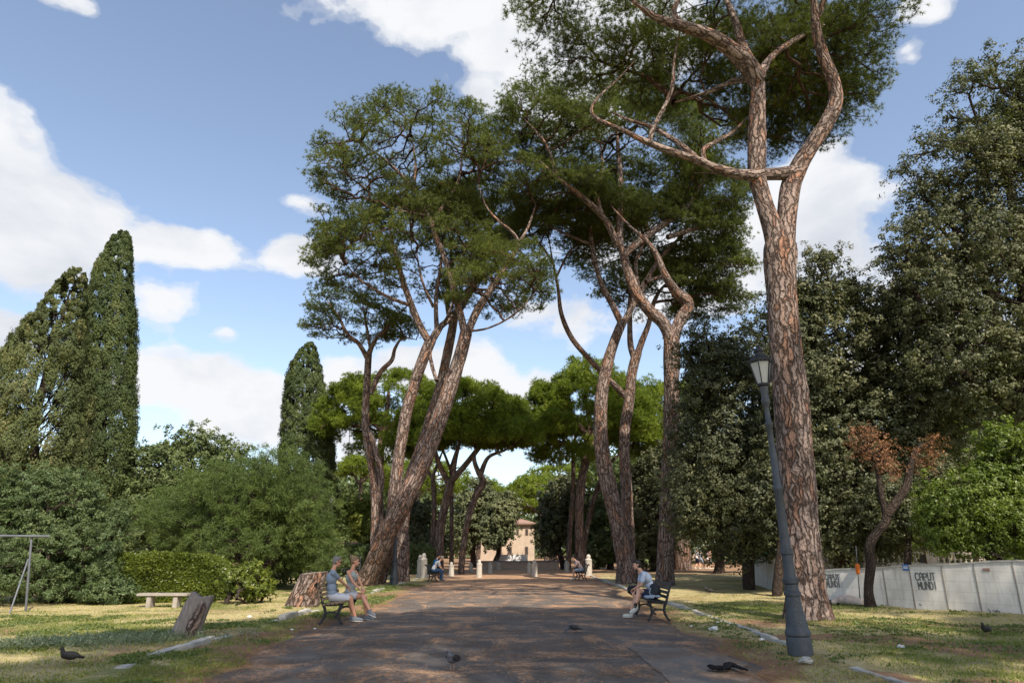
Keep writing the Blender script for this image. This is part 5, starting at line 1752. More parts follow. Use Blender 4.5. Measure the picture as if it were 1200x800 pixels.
# ================================================================ BENCHES
def make_bench(slat_mat, L=1.9):
    root = empty('park_bench', (0, 0, 0))
    for sx in (-1, 1):
        x = sx * (L / 2 - .12)
        mb = MB()
        def strip(pts, w=.045, t=.05):
            for a_, b_ in zip(pts[:-1], pts[1:]):
                mb.bar((x, *a_), (x, *b_), t, w, up=Vector((1, 0, 0)).cross(Vector((0, b_[0] - a_[0], b_[1] - a_[1]))))
                mb.caps((x - t / 2 + .001, *b_), (x + t / 2 - .001, *b_), w / 2, w / 2, 8, 2)
        strip([(.27, 0), (.23, .03), (.17, .14), (.15, .22), (.18, .33), (.24, .42)], .055)
        strip([(-.26, 0), (-.21, .03), (-.15, .14), (-.13, .22), (-.15, .33), (-.20, .42)], .055)
        strip([(.15, .22), (.05, .245), (-.05, .245), (-.13, .22)], .04)
        strip([(.26, .425), (.12, .405), (-.08, .395), (-.20, .42)], .05)
        strip([(-.19, .40), (-.235, .55), (-.285, .70), (-.335, .82), (-.375, .85), (-.40, .82), (-.38, .79)], .045)
        mb.build('end_frame', M['iron'], root)
    mb = MB()
    for i in range(5):
        y = .225 - i * .095
        mb.box((0, y, .447 - .010 * i + .006 * (i == 0)), (L, .072, .026), Matrix.Rotation(-.04, 3, 'X'), .006)
    mb.build('seat', M[slat_mat], root)
    mb = MB()
    for i in range(4):
        t = i / 3
        mb.box((0, -.195 - .115 * t, .52 + .28 * t), (L, .026, .068), Matrix.Rotation(.33, 3, 'X'), .006)
    mb.build('backrest', M[slat_mat], root)
    mb = MB(); mb.bar((-L / 2 + .12, 0, .24), (L / 2 - .12, 0, .24), .018); mb.build('stretcher', M['iron'], root)
    return root


BG_ = 'park benches beside the road'
LBY, LBX = 17.15, -4.06
bench_l = make_bench('slat'); bench_l.location = (LBX, LBY, .045); bench_l.rotation_euler = (0, 0, R(-90 + 2))
tag(bench_l, 'bench with tan wooden slats under the couple on the left', 'bench', BG_)
RBX, RBY = 3.43, 17.95
bench_r = make_bench('iron'); bench_r.location = (RBX, RBY, .045); bench_r.rotation_euler = (0, 0, R(90))
tag(bench_r, 'black bench under the man in the pale tee shirt on the right', 'bench', BG_)
FLX, FLY = Wp(508, 680, 39.5).x, 39.6
c = copy_tree(bench_r); c.location = (FLX, FLY, .045); c.rotation_euler = (0, 0, R(-90)); c['label'] = 'far black bench on the left with two people in blue and grey'
FRX, FRY = Wp(681, 680, 40.6).x, 40.6
c = copy_tree(bench_r); c.location = (FRX, FRY, .045); c.rotation_euler = (0, 0, R(90)); c['label'] = 'far black bench on the right with one person in pink'

# stone bench by the hedge
a_, b_ = G(166, 713), G(216, 714)
root = empty('stone_bench', (a_ + b_) / 2, 0, 'plain pale stone slab bench in front of the clipped hedge', 'bench')
mb = MB(); mb.box((0, 0, .40), ((b_ - a_).length * 1.04, .38, .075), None, .012); mb.build('seat', M['travertine'], root)
for s in (-1, 1):
    mb = MB(); mb.box((s * (b_ - a_).length * .27, 0, .176), (.13, .30, .355), None, .012); mb.build('leg', M['travertine'], root)

# ================================================================ STUMPS
def stump(name, label, base_px, wpx, top_off, h, seed, mat_top, slope, round_=1.0):
    b_ = G(*base_px)
    r = wpx * mpp(base_px[0], base_px[1], b_.y) / 2
    root = empty(name, b_, 0, label, 'tree stump')
    k, n = 60, 16
    Vv, B = [], []
    for i in range(n + 1):
        t = i / n
        for j in range(k):
            an = 2 * PI * j / k
            rr = r * (1.06 - .16 * t + .12 * (1 - t) ** 3) * (1 + .07 * math.sin(an * 3 + seed) + .035 * math.sin(an * 9 + seed * 2) + .02 * mnoise.noise(Vector((math.cos(an) * 5, math.sin(an) * 5, t * 4 + seed))))
            z = -.1 + (h + .1) * t * (1 + slope * math.cos(an - .2) * (t > 0))
            Vv.append((top_off * t + rr * math.cos(an), rr * round_ * math.sin(an), z))
            B.append((math.cos(an) * r, math.sin(an) * r, z))
    F = [(i * k + j, i * k + (j + 1) % k, (i + 1) * k + (j + 1) % k, (i + 1) * k + j) for i in range(n) for j in range(k)]
    o = mesh_np('bark', Vv, F, M['bark'], root, {'bark': np.array(B)}, smooth=True)
    # cut face
    Vt = [Vv[n * k + j] for j in range(k)]
    cx = sum(v[0] for v in Vt) / k; cz = sum(v[2] for v in Vt) / k
    rings = [Vt]
    for q in (.7, .4, .1):
        rings.append([(cx + (v[0] - cx) * q, v[1] * q, cz + (v[2] - cz) * q + .02 * mnoise.noise(Vector((v[0] * 5, v[1] * 5, q)))) for v in Vt])
    mb = MB(); mb.v = [v for rr_ in rings for v in rr_]
    mb.f = [(i * k + j, i * k + (j + 1) % k, (i + 1) * k + (j + 1) % k, (i + 1) * k + j) for i in range(3) for j in range(k)] + [tuple(3 * k + j for j in range(k))]
    mb.build('cut_top', M[mat_top], root)
    return root


stump('tree_stump', 'thick round pine stump leaning right behind the couple on the bench', (350, 712), 35, .36, .98, 1.0, 'cutwood', .03)

# split slab-like stump: a leaning shell of wood with a grey weathered face
b_ = G(216, 748)
root = empty('tree_stump', b_, 0, 'grey weathered split stump leaning right with a notched top', 'tree stump')
k = mpp(216, 748, b_.y)
outl = [(-17, 0), (-15, 9), (-9, 24), (-3, 40), (1, 48), (3, 51.5), (6, 50), (12, 47), (17, 47.5), (27, 47.5), (27, 40), (22, 28), (18, 12), (17, 0)]
bm = bmesh.new()
n_l = 9
rows = 26
left = [(-17, -4), (-15, 9), (-9, 24), (-3, 40), (3, 51.5)]; right = [(17, -4), (18, 12), (22, 28), (26, 40), (28, 48)]
def interp(pl, z): return float(np.interp(z, [q[1] for q in pl], [q[0] for q in pl]))
grid_f, grid_b = [], []
cols_ = 22
for i in range(rows + 1):
    t = i / rows
    rf_, rb_ = [], []
    for j in range(cols_ + 1):
        u_ = j / cols_
        top = float(np.interp(u_, [0, .1, .3, .45, .7, 1], [52, 51, 48, 45.5, 47, 48]))
        z = -4 + (top + 4) * t
        zl = min(z, 50)
        x = interp(left, zl) * (1 - u_) + interp(right, zl) * u_
        bul = math.sin(PI * u_)
        nz_ = mnoise.noise(Vector((x * .25, z * .05, 3.1))) * 1.6 + mnoise.noise(Vector((x * .9, z * .1, 8))) * .7
        rf_.append(bm.verts.new((x * k, (-4 - 8 * bul * (1 - .45 * t) + nz_) * k, z * k)))
        rb_.append(bm.verts.new((x * k, (5 + 6 * bul * (1 - .5 * t)) * k, z * k)))
    grid_f.append(rf_); grid_b.append(rb_)
for i in range(rows):
    for j in range(cols_):
        bm.faces.new((grid_f[i][j], grid_f[i][j + 1], grid_f[i + 1][j + 1], grid_f[i + 1][j]))
        bm.faces.new((grid_b[i][j + 1], grid_b[i][j], grid_b[i + 1][j], grid_b[i + 1][j + 1]))
    bm.faces.new((grid_b[i][0], grid_f[i][0], grid_f[i + 1][0], grid_b[i + 1][0]))
    bm.faces.new((grid_f[i][cols_], grid_b[i][cols_], grid_b[i + 1][cols_], grid_f[i + 1][cols_]))
for j in range(cols_):
    bm.faces.new((grid_f[rows][j], grid_f[rows][j + 1], grid_b[rows][j + 1], grid_b[rows][j]))
me = bpy.data.meshes.new('wood'); bm.to_mesh(me); bm.free()
for p_ in me.polygons: p_.use_smooth = True
link_mesh('wood', me, M['cutwood'], root)
# a strip of bark left on its right side
T = Tubes()
pb = [np.array([x * k, -9 * k, z * k]) for x, z in ((9, -2), (11, 12), (15, 24), (19, 33), (22, 40))]
T.tube(catmull(pb, 5), np.interp(np.arange(21), [0, 16, 20], [7.5 * k, 5.5 * k, 2 * k]), 20, 0, .12, 2.0)
mesh_np('bark', np.concatenate(T.V), np.concatenate(T.F), M['bark'], root, {'bark': np.concatenate(T.B)}, smooth=True)

# ================================================================ GOAL FRAME
q = G(30, 719)
root = empty('metal_frame', q, 0, 'tall grey tube frame with crossbar and slanting brace on the left lawn', 'metal frame')
top = Wp(37, 628.5, q.y)
mb = MB(); mb.caps(q - Vector((0, 0, .05)), (top.x, q.y, top.z), .030, .028, 12); mb.build('post', M['metal_grey'], root, True, True)
cb0 = Wp(57, 628, q.y - .05); cb1 = Vector((cb0.x - 3.3, q.y - .05, cb0.z + .03))
mb = MB(); mb.caps((cb0.x, q.y - .05, cb0.z), cb1, .032, .032, 12); mb.build('crossbar', M['metal_grey'], root, True, True)
br0 = Wp(33, 655, q.y); br1 = G(10, 722)
mb = MB(); mb.caps(br0, br1, .022, .022, 10); mb.build('brace', M['metal_grey'], root, True, True)
x2 = cb1.x + .15
mb = MB(); mb.caps((x2, q.y, -.05), (x2, q.y, cb0.z), .036, .034, 12); mb.build('post', M['metal_grey'], root, True, True)
# ================================================================ PEOPLE
def ik(a, b, l1, l2, pole):
    a, b = Vector(a), Vector(b)
    d = b - a
    L = min(d.length, (l1 + l2) * .999)
    dn = d.normalized()
    b = a + dn * L
    x = (l1 * l1 - l2 * l2 + L * L) / (2 * L)
    h = math.sqrt(max(l1 * l1 - x * x, 0))
    p = Vector(pole) - dn * Vector(pole).dot(dn)
    p.normalize()
    return a + dn * x + p * h, b


def rotz(v, a):
    return Matrix.Rotation(a, 3, 'Z') @ Vector(v)


def person(label, loc, facing, pose, looks, voxel=.0075, hands=True, group=None):
    """local frame: +Y forward, +X to the person's right.  pose gives hip, lean, joints"""
    root = empty('person', loc, facing, label, 'person', group)
    S = pose.get('scale', 1.0)
    fem = pose.get('female', False)
    hip = Vector(pose['hip'])
    lean = pose.get('lean', .1); side = pose.get('side', 0.0); twist = pose.get('twist', 0.0)
    up = Matrix.Rotation(-lean, 3, 'X') @ Vector((side, 0, 1)); up.normalize()
    curve = pose.get('curve', .0)
    up2 = Matrix.Rotation(-(lean + curve), 3, 'X') @ Vector((side, 0, 1)); up2.normalize()
    waist = hip + up * .17
    chest = waist + up * .12 + up2 * .10
    neck0 = chest + up2 * .17
    right = Matrix.Rotation(twist, 3, 'Z') @ Vector((1, 0, 0))
    fwd = up2.cross(right) if up2.cross(right).y > 0 else -up2.cross(right)
    sw = .165 if fem else .19
    shR = neck0 + right * sw - up2 * .045
    shL = neck0 - right * sw - up2 * .045
    hd = pose.get('head', (0, .0))           # yaw, pitch(down positive)
    hrot = Matrix.Rotation(hd[0], 3, 'Z') @ Matrix.Rotation(-hd[1], 3, 'X')
    neck1 = neck0 + up2 * .07 + Vector((0, .03, .02))
    head = neck1 + hrot @ Vector((0, .025, .115))
    b = MB()
    # torso
    tw = .86 if fem else 1.0
    b.ell(hip + Vector((0, -.005, .01)), (.165, .12, .115))
    R3 = Matrix((right, fwd, up2)).transposed()
    b.ell(waist, (.135 * tw, .098, .13), R3)
    b.ell(chest, (.158 * tw, .108, .165), R3)
    b.caps(shR * .92 + neck0 * .08, shL * .92 + neck0 * .08, .055 * tw, .055 * tw)
    b.caps(neck0 - up2 * .03, neck1 + Vector((0, 0, .03)), .056, .048)
    if fem:
        for s in (-1, 1): b.ell(chest + right * (.062 * s) + fwd * .085 + up2 * .03, (.052, .045, .052))
    # head
    def H(p): return head + hrot @ Vector(p)
    b.ell(H((0, -.012, .025)), (.076, .094, .092), hrot)
    b.ell(H((0, .022, -.035)), (.060, .066, .078), hrot)
    b.caps(H((0, .072, -.005)), H((0, .098, -.032)), .010, .015, 8, 3)
    b.ell(H((0, .078, .022)), (.045, .014, .014), hrot)
    b.caps(H((-.018, .078, -.062)), H((.018, .078, -.062)), .010, .010, 8, 3)
    b.caps(H((0, .066, -.095)), H((0, .060, -.09)), .020, .018, 8, 3)
    for s in (-1, 1):
        b.ell(H((.076 * s, -.012, -.012)), (.010, .020, .031), hrot, 8, 6)
    # arms
    arms = {}
    for s, sh, key in ((1, shR, 'rhand'), (-1, shL, 'lhand')):
        tgt = Vector(pose[key])
        pole = pose.get(key + '_pole', (s * .8, -.6, -.5))
        el, wr = ik(sh, tgt, .275, .245, pole)
        b.caps(sh, el, .048 * (.86 if fem else 1), .036 * (.9 if fem else 1))
        b.caps(el, wr, .036 * (.9 if fem else 1), .024)
        arms[s] = (sh, el, wr)
        hdir = Vector(pose.get(key + '_dir', tuple((wr - el).normalized()))).normalized()
        pn = Vector(pose.get(key + '_palm', (0, 0, -1)))
        sd_ = hdir.cross(pn).normalized(); pn = sd_.cross(hdir).normalized()
        Rh = Matrix((sd_, hdir, pn)).transposed()
        pc = wr + hdir * .045
        b.ell(pc, (.040, .052, .017), Rh, 10, 7)
        if hands:
            for fi, (ox, ln) in enumerate(((-.029, .062), (-.010, .074), (.010, .070), (.028, .054))):
                p0 = wr + hdir * .08 + sd_ * ox
                p1 = p0 + (hdir * .9 + pn * .35).normalized() * ln * .55
                p2 = p1 + (hdir * .45 + pn * .9).normalized() * ln * .5
                b.caps(p0 - hdir * .02, p1, .0092, .0085, 8, 3); b.caps(p1, p2, .0085, .0075, 8, 3)
            ts = -s if pose.get(key + '_thumb', 1) else s
            t0 = wr + hdir * .025 + sd_ * (.028 * ts)
            t1 = t0 + (hdir * .5 + sd_ * ts * .8 + pn * .2).normalized() * .04
            t2 = t1 + (hdir * .9 + sd_ * ts * .2 + pn * .3).normalized() * .03
            b.caps(t0, t1, .012, .010, 8, 3); b.caps(t1, t2, .010, .008, 8, 3)
        else:
            b.caps(pc, pc + hdir * .07, .022, .014, 8, 3)
    # legs
    legs = {}
    for s, key in ((1, 'rfoot'), (-1, 'lfoot')):
        hp = hip + Vector((s * .088, .0, -.02))
        ank = Vector(pose[key])
        kn, ak = ik(hp, ank, pose.get('thigh', .44), pose.get('shin', .42), pose.get(key + '_pole', (s * .12, .5, 1)))
        b.caps(hp, kn, .088 if not fem else .082, .056)
        b.ell(kn, (.056, .056, .058))
        cm = kn + (ak - kn) * .3 + Vector((0, -.012, 0))
        b.caps(kn, cm, .052, .056); b.caps(cm, ak, .056, .036)
        fd = Vector(pose.get(key + '_dir', (s * .15, 1, -.05))).normalized()
        heel = ak + Vector((0, 0, -.045)) - fd * .035
        toe = ak + fd * .15 + Vector((0, 0, -.055))
        b.caps(ak, heel, .036, .034); b.caps(heel, toe, .034, .026)
        legs[s] = (hp, kn, ak, fd, heel, toe)
    b.remesh('body', M[looks.get('skin', 'skin')], voxel, root)
    # eyes
    if hands:
        for s in (-1, 1):
            e_ = MB(); e_.ell(H((.031 * s, .077, .006)), (.012, .008, .007), hrot, 8, 6); e_.build('eye', M['eye'], root, True)
    # hair
    hr = MB()
    hs = looks.get('hair_style', 'short')
    hr.ell(H((0, -.024, .040)), (.084, .096, .090), hrot)
    if hs == 'short':
        hr.ell(H((0, -.045, .0)), (.078, .066, .085), hrot)
        hr.ell(H((0, .040, .092)), (.058, .040, .026), hrot)
    if hs == 'mop':
        hr.ell(H((0, -.040, .0)), (.088, .080, .095), hrot)
        hr.ell(H((0, .045, .075)), (.066, .046, .040), hrot)
    if hs == 'bun':
        hr.ell(H((0, -.048, .0)), (.080, .066, .080), hrot)
        hr.ell(H((0, -.10, .10)), (.046, .046, .046), hrot)
        hr.ell(H((0, .030, .085)), (.064, .050, .030), hrot)
    if hs == 'long':
        hr.ell(H((0, -.05, -.04)), (.085, .07, .15), hrot)
    hr.remesh('hair', M[looks['hair']], max(.007, voxel), root, 2)
    if looks.get('glasses'):
        gl = MB()
        for s in (-1, 1): gl.ell(H((.033 * s, .090, .006)), (.027, .007, .019), hrot, 12, 7)
        gl.bar(H((-.02, .094, .010)), H((.02, .094, .010)), .006)
        for s in (-1, 1): gl.bar(H((.058 * s, .086, .012)), H((.080 * s, -.01, .010)), .005)
        gl.build('sunglasses', M['lens'], root)
    # shirt
    cl = MB()
    g_ = .016
    sl = looks.get('sleeve', .62)
    cl.ell(hip + up * .05, (.165 + g_, .122 + g_, .10), R3)
    cl.ell(waist, (.142 * tw + g_, .105 + g_, .14), R3)
    cl.ell(chest, (.164 * tw + g_, .114 + g_, .168), R3)
    if fem:
        for s in (-1, 1): cl.ell(chest + right * (.062 * s) + fwd * .088 + up2 * .03, (.060, .052, .058))
    if sl > 0:
        cl.caps(shR * .94 + neck0 * .06, shL * .94 + neck0 * .06, .064, .064)
        for s in (-1, 1):
            sh, el, wr = arms[s]
            cl.caps(sh, sh + (el - sh) * sl, .062, .058)
    else:
        for s, sh in ((1, shR), (-1, shL)):
            cl.caps(chest + right * (.07 * s) + up2 * .10, neck0 + right * (.085 * s) - up2 * .01, .030, .022)
    cl.remesh('shirt' if sl > 0 else 'tank_top', M[looks['top']], max(voxel, .010), root, 3)
    # shorts or trousers
    cl = MB()
    cl.ell(hip + Vector((0, -.005, .005)), (.180, .140, .118))
    fr = looks.get('legs_cover', .78)
    for s in (-1, 1):
        hp, kn, ak, fd, heel, toe = legs[s]
        cl.caps(hp, hp + (kn - hp) * min(fr, 1), .104, .082 if fr <= 1 else .068)
        if fr > 1:
            cl.ell(kn, (.068, .068, .068)); cl.caps(kn, ak + Vector((0, 0, .02)), .066, .052)
    cl.remesh('trousers' if fr > 1 else 'shorts', M[looks['bottom']], max(voxel, .010), root, 3)
    # shoes
    for s in (-1, 1):
        hp, kn, ak, fd, heel, toe = legs[s]
        sh_ = MB()
        sh_.caps(heel + Vector((0, 0, .0)), toe, .044, .036); sh_.caps(ak + Vector((0, 0, -.005)), heel, .042, .042)
        so = sh_.remesh('shoe', M[looks['shoe']], max(voxel, .009), root, 2)
        if hands:
            sh_ = MB(); d_ = (toe - heel)
            mid = (heel + toe) / 2 - Vector((0, 0, .038)).lerp(Vector((0, 0, .038)), 0)
            xx = fd.cross(Vector((0, 0, 1))).normalized(); zz = xx.cross(fd)
            rr_ = Matrix((xx, fd, zz)).transposed()
            sh_.ell(mid, (.044, d_.length / 2 + .045, .014), rr_, 16, 7)
            sh_.build('sole', M['sole'], so, True)
            if looks.get('sock'):
                sk = MB(); sk.caps(ak + Vector((0, 0, -.01)), ak + (kn - ak) * .16, .043, .044); sk.build('sock', M[looks['sock']], root, True)
    return root


SEAT = .045 + .455
SITTERS = None
# man in blue tee, nearest on the left bench, turned towards the woman
fa = R(-90 + 12)
person('grey-haired man in sunglasses, blue-grey tee and white shorts, reaching to the woman beside him', (-4.20, 16.95, .0), fa,
       dict(hip=(0, 0, SEAT + .10), lean=-.12, curve=.20, twist=R(6), head=(R(16), .16),
            rhand=(-.20, .36, SEAT + .27), lhand=(-.34, .36, SEAT + .26), rhand_pole=(.7, -.3, -.9), lhand_pole=(-.6, -.3, -.8),
            rfoot=(.03, .56, .135), lfoot=(-.20, .50, .135)),
       dict(skin='skin_b', hair='hair_grey', hair_style='short', glasses=True, top='tee_blue', bottom='shorts_white', shoe='shoe_grey', legs_cover=.80))
# woman
person('woman with hair in a bun, sleeveless grey-green top, legs crossed, on the left bench', (-3.93, 17.66, .0), R(-90 - 14),
       dict(female=True, hip=(0, 0, SEAT + .09), lean=-.02, curve=.08, twist=R(-6), head=(R(22), .05),
            rhand=(.17, .33, SEAT + .22), lhand=(.06, .36, SEAT + .22), rhand_pole=(.8, -.5, -.6), lhand_pole=(-.9, -.2, -.5),
            rfoot=(.06, .50, .125), lfoot=(.22, .64, .26), lfoot_pole=(.3, .3, 1), lfoot_dir=(.2, 1, -.35)),
       dict(skin='skin_b', hair='hair_blond', hair_style='bun', top='tank', sleeve=0, bottom='shorts_white', shoe='shoe_grey', legs_cover=.45))
# man on the right bench, leaning over crossed legs
person('dark-haired man in pale blue tee and navy shorts, legs crossed, on the right bench', (3.50, 18.05, .0), R(90),
       dict(hip=(0, .0, SEAT + .10), lean=.28, curve=.42, head=(R(6), .12),
            rhand=(.05, .44, SEAT + .14), lhand=(-.02, .46, SEAT + .20), rhand_pole=(.8, -.3, -.6), lhand_pole=(-.8, -.3, -.5),
            lfoot=(-.05, .60, .135), rfoot=(-.30, .50, .30), rfoot_pole=(.0, .5, 1.2), rfoot_dir=(-.25, 1, -.5), lfoot_dir=(-.05, 1, 0)),
       dict(skin='skin', hair='hair_dark', hair_style='mop', top='tee_white', bottom='shorts_navy', shoe='shoe_white', legs_cover=.62, sock='sock_dark'))
# far benches
person('far seated person in a bright blue top, farther of two on the left bench', (FLX - .05, FLY + .38, 0), R(-90 + 25),
       dict(hip=(0, 0, SEAT + .1), lean=.15, curve=.25, head=(0, .3), rhand=(.08, .38, .75), lhand=(-.08, .38, .75), rfoot=(.1, .45, .13), lfoot=(-.1, .42, .13)),
       dict(hair='hair_dark', top='blue', bottom='denim', shoe='shoe_grey', legs_cover=1.2), voxel=.018, hands=False)
person('far seated person in grey shirt and blue jeans bending forward, nearer of two', (FLX + .0, FLY - .35, 0), R(-90),
       dict(hip=(0, 0, SEAT + .1), lean=.45, curve=.35, head=(0, .4), rhand=(.05, .52, .62), lhand=(-.05, .52, .62), rfoot=(.1, .46, .13), lfoot=(-.1, .44, .13)),
       dict(hair='hair_grey', top='shorts_white', bottom='denim', shoe='feather', legs_cover=1.2), voxel=.018, hands=False)
person('lone far person in pink top and grey shorts hunched on the right bench', (FRX + .03, FRY, 0), R(90),
       dict(hip=(0, 0, SEAT + .1), lean=.42, curve=.35, head=(0, .35), rhand=(.05, .50, .70), lhand=(-.05, .50, .70), rfoot=(.1, .44, .13), lfoot=(-.1, .50, .13)),
       dict(hair='hair_dark', top='pink', bottom='tee_blue', shoe='shoe_white', legs_cover=.8), voxel=.018, hands=False)
# walkers under the trees
WK = 'walkers in the shade under the far right trees'
for i, (px_, h, top_, bot, lg, fac, lb) in enumerate([
    (817, 1.0, 'shorts_white', 'shorts_navy', .7, 70, 'far walker in white top and dark shorts, leftmost of the group'),
    (823.5, .93, 'tee_blue', 'tee_blue', .8, 60, 'far walker in grey, second from the left of the group'),
    (829.5, .97, 'pink', 'shorts_white', .7, 80, 'far walker in pale pink top and white shorts, middle of the group'),
    (834, .96, 'tile', 'shorts_white', .7, 75, 'far walker in a reddish top, right of the middle one'),
    (842, .80, 'orange', 'cream', .8, 90, 'far small figure in orange and cream, rightmost of the group')]):
    q = Wp(px_, 662, 66)
    o = person(lb, (q.x, 66 + (i % 2) * .5, 0), R(-fac), dict(hip=(0, 0, .92), lean=.05, curve=.05, head=(0, .05), rhand=(.26, .12, .85), lhand=(-.24, .16, .9),
               rfoot=(.10, .20, .11), lfoot=(-.10, -.16, .13), rfoot_pole=(0, 1, 0), lfoot_pole=(0, 1, 0)),
               dict(hair=['hair_dark', 'hair_grey', 'hair_blond', 'hair_dark', 'hair_dark'][i], top=top_, bottom=bot, shoe='shoe_white', legs_cover=lg), voxel=.026, hands=False, group=WK)
    o.scale = (h, h, h)

# ================================================================ BAGS ON THE RIGHT BENCH
root = empty('backpack', (3.42, 17.42, SEAT + .005), R(10), 'black backpack leaning on the backrest of the right bench', 'backpack')
mb = MB()
mb.ell((.02, 0, .16), (.13, .17, .17)); mb.ell((0, 0, .26), (.11, .14, .09)); mb.ell((-.08, 0, .12), (.09, .13, .11))
mb.remesh('bag', M['bag_dark'], .014, root)
mb = MB(); mb.tube([(.0, -.05, .32), (.0, -.03, .37), (.0, .03, .37), (.0, .05, .32)], .012, 6); mb.build('handle', M['iron'], root, True)
mb = MB(); mb.tube([(-.12, -.10, .05), (-.17, -.10, .15), (-.12, -.09, .25)], .014, 6); mb.build('strap', M['tee_blue'], root, True)
mb = MB()
for i in range(9): mb.ell((3.30 + random.uniform(-.13, .17), 17.30 + random.uniform(-.18, .30), SEAT + .045 + random.uniform(0, .03)), (random.uniform(.06, .1), random.uniform(.06, .12), .035))
o = mb.remesh('jacket', M['tee_blue'], .013); tag(o, 'grey-blue folded jacket lying on the seat beside the backpack', 'jacket')
root = empty('shoulder_bag', (3.02, 18.35, .5), 0, 'dark bag held on the lap of the man on the right bench', 'bag')
mb = MB(); mb.box((0.04, .04, .13), (.30, .14, .22), Matrix.Rotation(.6, 3, 'Y'), .05); mb.ell((.12, .04, .20), (.10, .08, .07)); mb.remesh('bag', M['bag_dark'], .014, root)
mb = MB(); mb.tube([(-.08, -.04, .2), (-.02, -.06, .33), (.10, -.05, .34), (.2, -.02, .24)], .011, 6); mb.build('strap', M['bag_dark'], root, True)

# sleeper's things by the wall
q = wall_hit(1000, 707); q.z = .03; q += wn * .35
mb = MB()
for i in range(12):
    t = i / 11
    mb.ell(q + wd * (-.35 + .75 * t) + wn * random.uniform(-.08, .08) + Vector((0, 0, .10 + .08 * math.sin(PI * t))), (random.uniform(.12, .2), random.uniform(.12, .17), random.uniform(.09, .15)))
o = mb.remesh('blanket_bundle', M['cream'], .018, None, 2); tag(o, 'cream and tan blanket bundle on the grass at the foot of the graffiti wall', 'blanket')
q = wall_hit(979, 706); q.z = .03; q += wn * .35
mb = MB()
for i in range(9): mb.ell(q + wd * random.uniform(-.3, .3) + wn * random.uniform(-.1, .1) + Vector((0, 0, random.uniform(.05, .16))), (random.uniform(.1, .17), random.uniform(.08, .15), random.uniform(.05, .11)))
o = mb.remesh('bag', M['bag_dark'], .016, None, 2); tag(o, 'crumpled black bags on the grass left of the cream blanket bundle', 'bag')
# pole with an orange sleeve
a_ = wall_hit(1011, 700) + wn * .22; a_.z = 0
b_ = Wp(1003, 640, a_.y - .1)
root = empty('pole', a_, 0, 'thin leaning pole with a bright orange plastic sleeve before the graffiti wall', 'pole')
d_ = (b_ - a_)
mb = MB(); mb.caps(a_, b_, .018, .014, 8); mb.build('shaft', M['metal_grey'], root, True, True)
c_ = a_ + d_ * ((700 - 662) / 60.)
dn = d_.normalized()
mb = MB(); mb.caps(c_ - dn * .11, c_ + dn * .09, .055, .065, 12); mb.build('sleeve', M['orange'], root, True, True)

# ================================================================ PIGEONS
def bird(name, label, cat, loc, face, mat='feather', s=1.0, peck=False, tailup=0, crouch=0, spread=False):
    root = empty(name, loc, face, label, cat, 'pigeons on the ground')
    mb = MB()
    h = .13 - crouch
    mb.ell((0, 0, h), (.052, .105, .055), Matrix.Rotation(.18 + tailup, 3, 'X'))
    mb.ell((0, .055, h + .008), (.045, .05, .048))
    hx = (0, .15, h - .06) if peck else (0, .105, h + .095)
    mb.caps((0, .07, h + .015), hx, .036, .022, 10)
    mb.ell(hx, (.023, .027, .023))
    mb.caps((0, -.07, h - .005), (0, -.175, h - .03 - tailup * .1), .030, .016, 8)
    mb.remesh('body', M[mat], .006, root, 2)
    for sx in (-1, 1):
        w = MB(); w.ell((.046 * sx, -.02, h + .008), (.014, .105, .040), Matrix.Rotation(.2 + tailup, 3, 'X'), 12, 8)
        w.caps((.036 * sx, -.09, h - .005), (.02 * sx, -.165, h - .02), .014, .006, 6, 2)
        w.build('wing', M['feather_b' if mat == 'feather' else mat], root, True)
        l = MB(); l.caps((.022 * sx, .0, h - .03), (.025 * sx, .005, .0), .006, .005, 6, 2); l.bar((.025 * sx, -.015, .004), (.025 * sx, .035, .004), .012, .005)
        l.build('leg', M['tile'], root, True)
    bk = MB(); d_ = Vector((0, 1, -1.2)) if peck else Vector((0, 1, -.25)); d_.normalize()
    bk.caps(Vector(hx) + d_ * .018, Vector(hx) + d_ * .045, .008, .003, 6, 2); bk.build('beak', M['bag_dark'], root, True)
    root.scale = (s, s, s)
    return root


zr_ = .052
q = G(530, 785, zr_); bird('pigeon', 'dark slate pigeon facing away on the asphalt at the bottom of the picture', 'pigeon', q, R(155), s=1.12)
q = G(672, 741, zr_); bird('pigeon', 'small grey pigeon pecking in the shade in the middle of the road', 'pigeon', q, R(80), s=1.0, peck=True, crouch=.03)
q = G(80, 775, .07); bird('pigeon', 'black pigeon crouched in the grass of the left lawn', 'pigeon', q, R(110), 'feather_b', s=1.05, crouch=.05)
q = G(1157, 746, .05); bird('pigeon', 'brown-black pigeon walking on the right lawn before the graffiti wall', 'pigeon', q, R(125), 'feather_b', s=1.08)
q = G(831, 695, .05); bird('pigeon', 'tiny dark pigeon on the lawn beyond the kerb, behind the right bench', 'pigeon', q, R(60), 'feather_b', s=1.2, crouch=.03)

